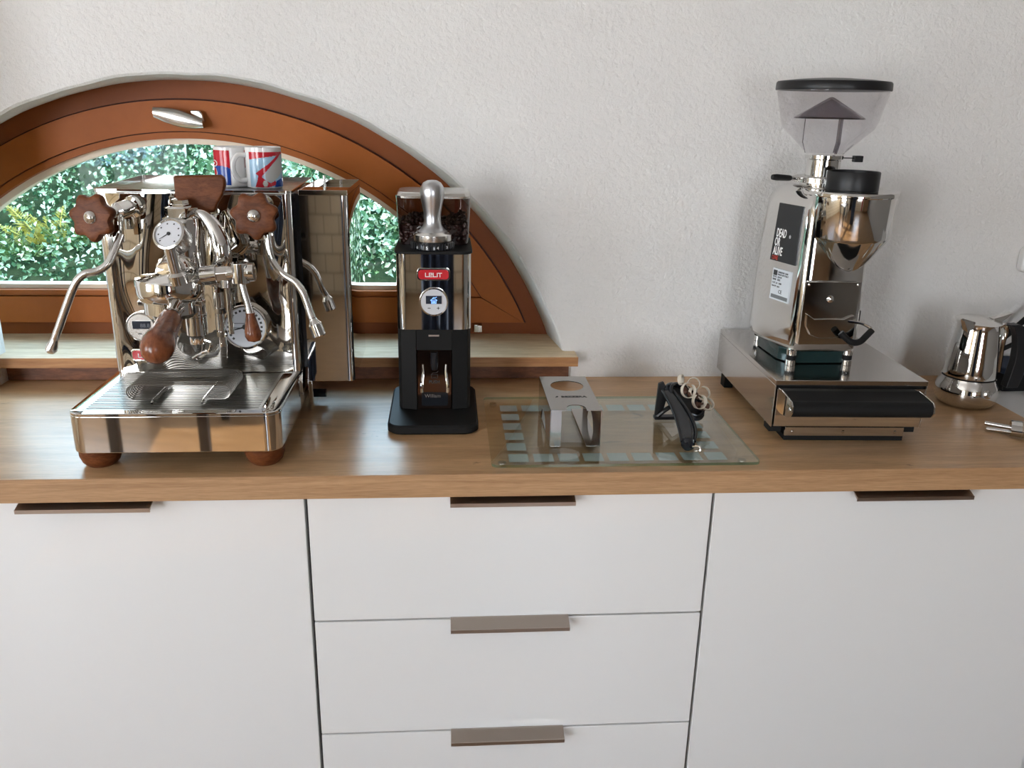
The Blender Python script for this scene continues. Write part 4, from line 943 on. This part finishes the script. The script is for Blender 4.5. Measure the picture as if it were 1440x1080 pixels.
# ------------------------------------------------------------------ unseen room things, added to put streaks and dark shapes into the reflections
def slab(name, label, cat, x0, x1, y0, y1, z0, z1, mat, folds=0):
    g = G()
    if folds:
        n_ = folds*8; f = [(x0+(x1-x0)*i/n_, y0+(y1-y0)*(.5+.5*math.sin(2*PI*i/8))) for i in range(n_+1)]
        q = f+[(x, y+.004) for x, y in f[::-1]]; g.prism(q, z0, z1, 'xy')
    else: g.box(x0, x1, y0, y1, z0, z1)
    return tag(mk(name, g, mat, None, (0, 0, 0), smooth=60), label, cat)
slab('curtain', 'dark navy curtain by the left jog window, added for a dark streak in the chrome', 'curtain', -1.34, -1.22, -3.12, -3.06, -.85, 1.35, m_navy, 2)
slab('curtain', 'red curtain by the right room window, added for a red streak in the chrome', 'curtain', 1.40, 1.62, YF+.05, YF+.12, -.85, 1.35, m_redd, 3)
slab('dark_reflection_panel', 'dark navy upright folded panel added to darken the compact grinder reflection', 'screen', -.03, .40, -2.7, -2.62, -.9, .95, m_navy, 4)  # unseen panel, added so the grinder chrome mirrors something dark
t = T('bookcase', 'tall dark brown bookcase added for dark lines in the chrome', 'bookcase', (-.95, YF+.2, -.9))  # unseen, added to draw dark verticals in the chrome
x0, x1 = -1.12, -.72
t.p('side_panel', G().box(x0, x0+.03, YF+.02, YF+.35, -.9, 1.1), m_dark); t.p('side_panel', G().box(x1-.03, x1, YF+.02, YF+.35, -.9, 1.1), m_dark); t.p('back_panel', G().box(x0+.03, x1-.03, YF+.02, YF+.04, -.9, 1.1), m_dark)
for z in (-.85, -.45, -.05, .35, .75, 1.08): t.p('shelf', G().box(x0+.03, x1-.03, YF+.04, YF+.34, z, z+.02), m_dark)
t = T('reflection_table', 'dark wooden table added to stripe the chrome and break up the sun patch', 'table', (-.95, -2.3, -.9))  # unseen, its legs added to stripe the tray reflection and shade the floor
t.p('table_top', G().box(-1.30, -.62, -2.75, -1.95, -.18, -.15), m_dark)
for x in (-1.27, -.70):
    for y in (-2.70, -2.05): t.p('leg', G().box(x, x+.06, y, y+.06, -.9, -.18), m_dark)
t = T('sideboard', 'brown wooden sideboard added for brown tones in the reflections', 'sideboard', (2.3, YF+.3, -.9))
t.p('carcass', G().box(1.75, 2.8, YF+.05, YF+.5, -.82, .1), m_furn)
t.p('top', G().box(1.72, 2.83, YF+.04, YF+.52, .1, .13), m_furn)
for x in (1.8, 2.7):
    for y in (YF+.08, YF+.43): t.p('leg', G().box(x, x+.05, y, y+.05, -.9, -.82), m_furn)

# ------------------------------------------------------------------ garden behind the window
rnd = random.Random(11)
def hz_(x, y): return -.06+(y-.9)*.285+.03*math.sin(x*3.1+y*2)+.02*math.sin(x*7-y*5)
g = G(); nx, ny = 40, 30
for j in range(ny+1):
    for i in range(nx+1):
        x = -4.5+7.5*i/nx; y = .70+4.0*j/ny; g.v.append((x, y, hz_(x, y) if y > .9 else hz_(x, .9)))
for j in range(ny):
    for i in range(nx): a = j*(nx+1)+i; g.f.append((a, a+1, a+nx+2, a+nx+1))
gnd = struct('ground', g, m_soil, smooth=180)
def leaves(n, cfun, s0, s1, tilt=.8):
    g = G()
    for _ in range(n):
        c = Vector(cfun()); s_ = rnd.uniform(s0, s1)
        nrm_ = Vector((rnd.gauss(0, tilt), rnd.gauss(-1.1, tilt), rnd.gauss(.7, tilt))).normalized(); u_ = nrm_.orthogonal().normalized()
        a = rnd.uniform(0, 6.28); u_ = (Matrix.Rotation(a, 3, nrm_) @ u_); v_ = nrm_.cross(u_); f_ = nrm_*s_*.18
        g.add([c-u_*s_*.5, c+v_*s_*.34+f_, c+u_*s_*.55, c-v_*s_*.34+f_], [(0, 1, 2), (0, 2, 3)])
    return g
def cover(x0, x1, y0, y1, h0=0, h1=.10):
    def f():
        x = rnd.uniform(x0, x1); y = rnd.uniform(y0, y1); return (x, y, hz_(x, y)+rnd.uniform(h0, h1))
    return f
def blob(c, r):
    def f():
        v_ = Vector((rnd.gauss(0, 1), rnd.gauss(0, 1), rnd.gauss(0, 1))).normalized()*rnd.uniform(.55, 1); return (c[0]+v_.x*r[0], c[1]+v_.y*r[1], c[2]+v_.z*r[2])
    return f
def leafobj(name, g, mat, label, cat): 
    o = mk(name, g, mat, None, (0, 0, 0), smooth=0); tag(o, label, cat); o['kind'] = 'stuff'; return o
mk('ground_cover', leaves(34000, cover(-2.4, .8, 1.1, 3.5), .008, .022), m_leaf, gnd, (0, 0, 0), smooth=0, kind='stuff')
leafobj('ivy', leaves(9000, cover(-.55, .75, 1.3, 2.6, .0, .16), .012, .032), m_leaf, 'dense green ivy leaves on the bank right of the water tank', 'ivy')
def shrub(label, c, r, n_, mat, s0=.012, s1=.030):
    t = T('shrub', label, 'shrub', (c[0], c[1], hz_(c[0], c[1])))
    t.p('foliage', leaves(int(n_*2.2), blob(c, r), s0*.8, s1*.72), mat, smooth=0, kind='stuff')
    b = Vector((c[0], c[1], hz_(c[0], c[1])))
    for k_ in range(6):
        e = Vector(c)+Vector((rnd.uniform(-.8, .8)*r[0], rnd.uniform(-.5, .2)*r[1], rnd.uniform(0, .9)*r[2])); t.p('stem', G().tube([b, b.lerp(e, .5)+Vector((rnd.uniform(-.02, .02), 0, .01)), e], [.005, .004, .002], seg=6, sub=3), m_straw)
shrub('dark green leafy shrub at the far left of the window view', (-1.62, 2.6, .42), (.42, .30, .22), 2600, m_leaf)
shrub('silvery blue shrub just left of the espresso machine', (-.98, 2.1, .28), (.20, .18, .20), 1900, m_leaf2)
shrub('bright green shrub high on the slope behind the left knob', (-1.15, 3.1, .50), (.42, .22, .15), 2200, m_leaf3)
shrub('pale silvery shrub above the middle of the espresso machine', (-.72, 2.7, .44), (.22, .18, .13), 1700, m_leaf2)
shrub('grey green shrub behind the mugs', (-.38, 3.0, .48), (.34, .22, .12), 1800, m_leaf)
shrub('dull green shrub at the right edge of the window view', (.28, 2.9, .42), (.34, .25, .18), 2000, m_leaf)
def fern(label, base, n_, ln_, mat, lean, spread=.5):
    t = T('fern', label, 'fern', base); b = Vector(base)
    for k_ in range(n_):
        a = (k_/(max(1, n_-1))-.5)*spread*2; d = Vector((math.sin(a)+lean, rnd.uniform(-.2, .1), math.cos(a))).normalized(); P = []
        L_ = ln_*rnd.uniform(.8, 1.1)
        for i in range(9):
            s_ = i/8; P.append(b+d*L_*s_+Vector((.25*a*L_*s_*s_, -.06*s_*s_, -.30*L_*s_*s_*abs(a))))
        g = G().tube(P, [.0022]*8+[.0008], seg=5, sub=1)
        for i in range(1, 40):
            s_ = i/40*8; j = min(7, int(s_)); p = P[j].lerp(P[j+1], s_-j); tan = (P[j+1]-P[j]).normalized(); sd = tan.cross(Vector((0, -1, 0))).normalized(); ll = L_*.17*math.sin(PI*min(1, (i/40)*.85+.14))
            for sg in (-1, 1):
                e = p+sd*sg*ll+tan*ll*.35+Vector((0, rnd.uniform(-.01, .01), 0)); m2 = p.lerp(e, .45); g.add([p, m2+tan*.0026, e, m2-tan*.0026], [(0, 1, 2), (0, 2, 3)])
        t.p('frond', g, mat, smooth=0)
fern('yellowing fern with upright fronds left of the steam knob', (-.975, 1.50, .015), 6, .21, m_fern, .05, .50)
fern('green fern arching over the lower left of the window', (-1.03, 1.42, .00), 7, .16, m_ferng, -.20, 1.0)
fern('yellow green fern leaning right beside the steam wand', (-.88, 1.46, .005), 6, .17, m_ferng, .15, .7)
for lab, xa, xb_, n_ in (('clump of pale dry stalks leaning over the slope at the far left', -1.55, -1.0, 8), ('clump of pale dry stalks above the espresso machine, left of the mugs', -.80, -.35, 10), ('clump of pale dry stalks between the mugs and the water tank', -.30, .30, 9)):
    xm = (xa+xb_)/2; t = T('dry_stalks', lab, 'dry stalks', (xm, 2.3, hz_(xm, 2.3)))
    for i in range(n_):
        x = rnd.uniform(xa, xb_); y = rnd.uniform(2.0, 2.7); z = hz_(x, y); dx = rnd.uniform(-.30, .30)
        t.p('stalk', G().tube([(x, y, z), (x+dx*.4, y-.03, z+rnd.uniform(.10, .18)), (x+dx, y-.06, z+rnd.uniform(.14, .26))], [.0034, .0028, .0016], seg=5, sub=4), m_straw)
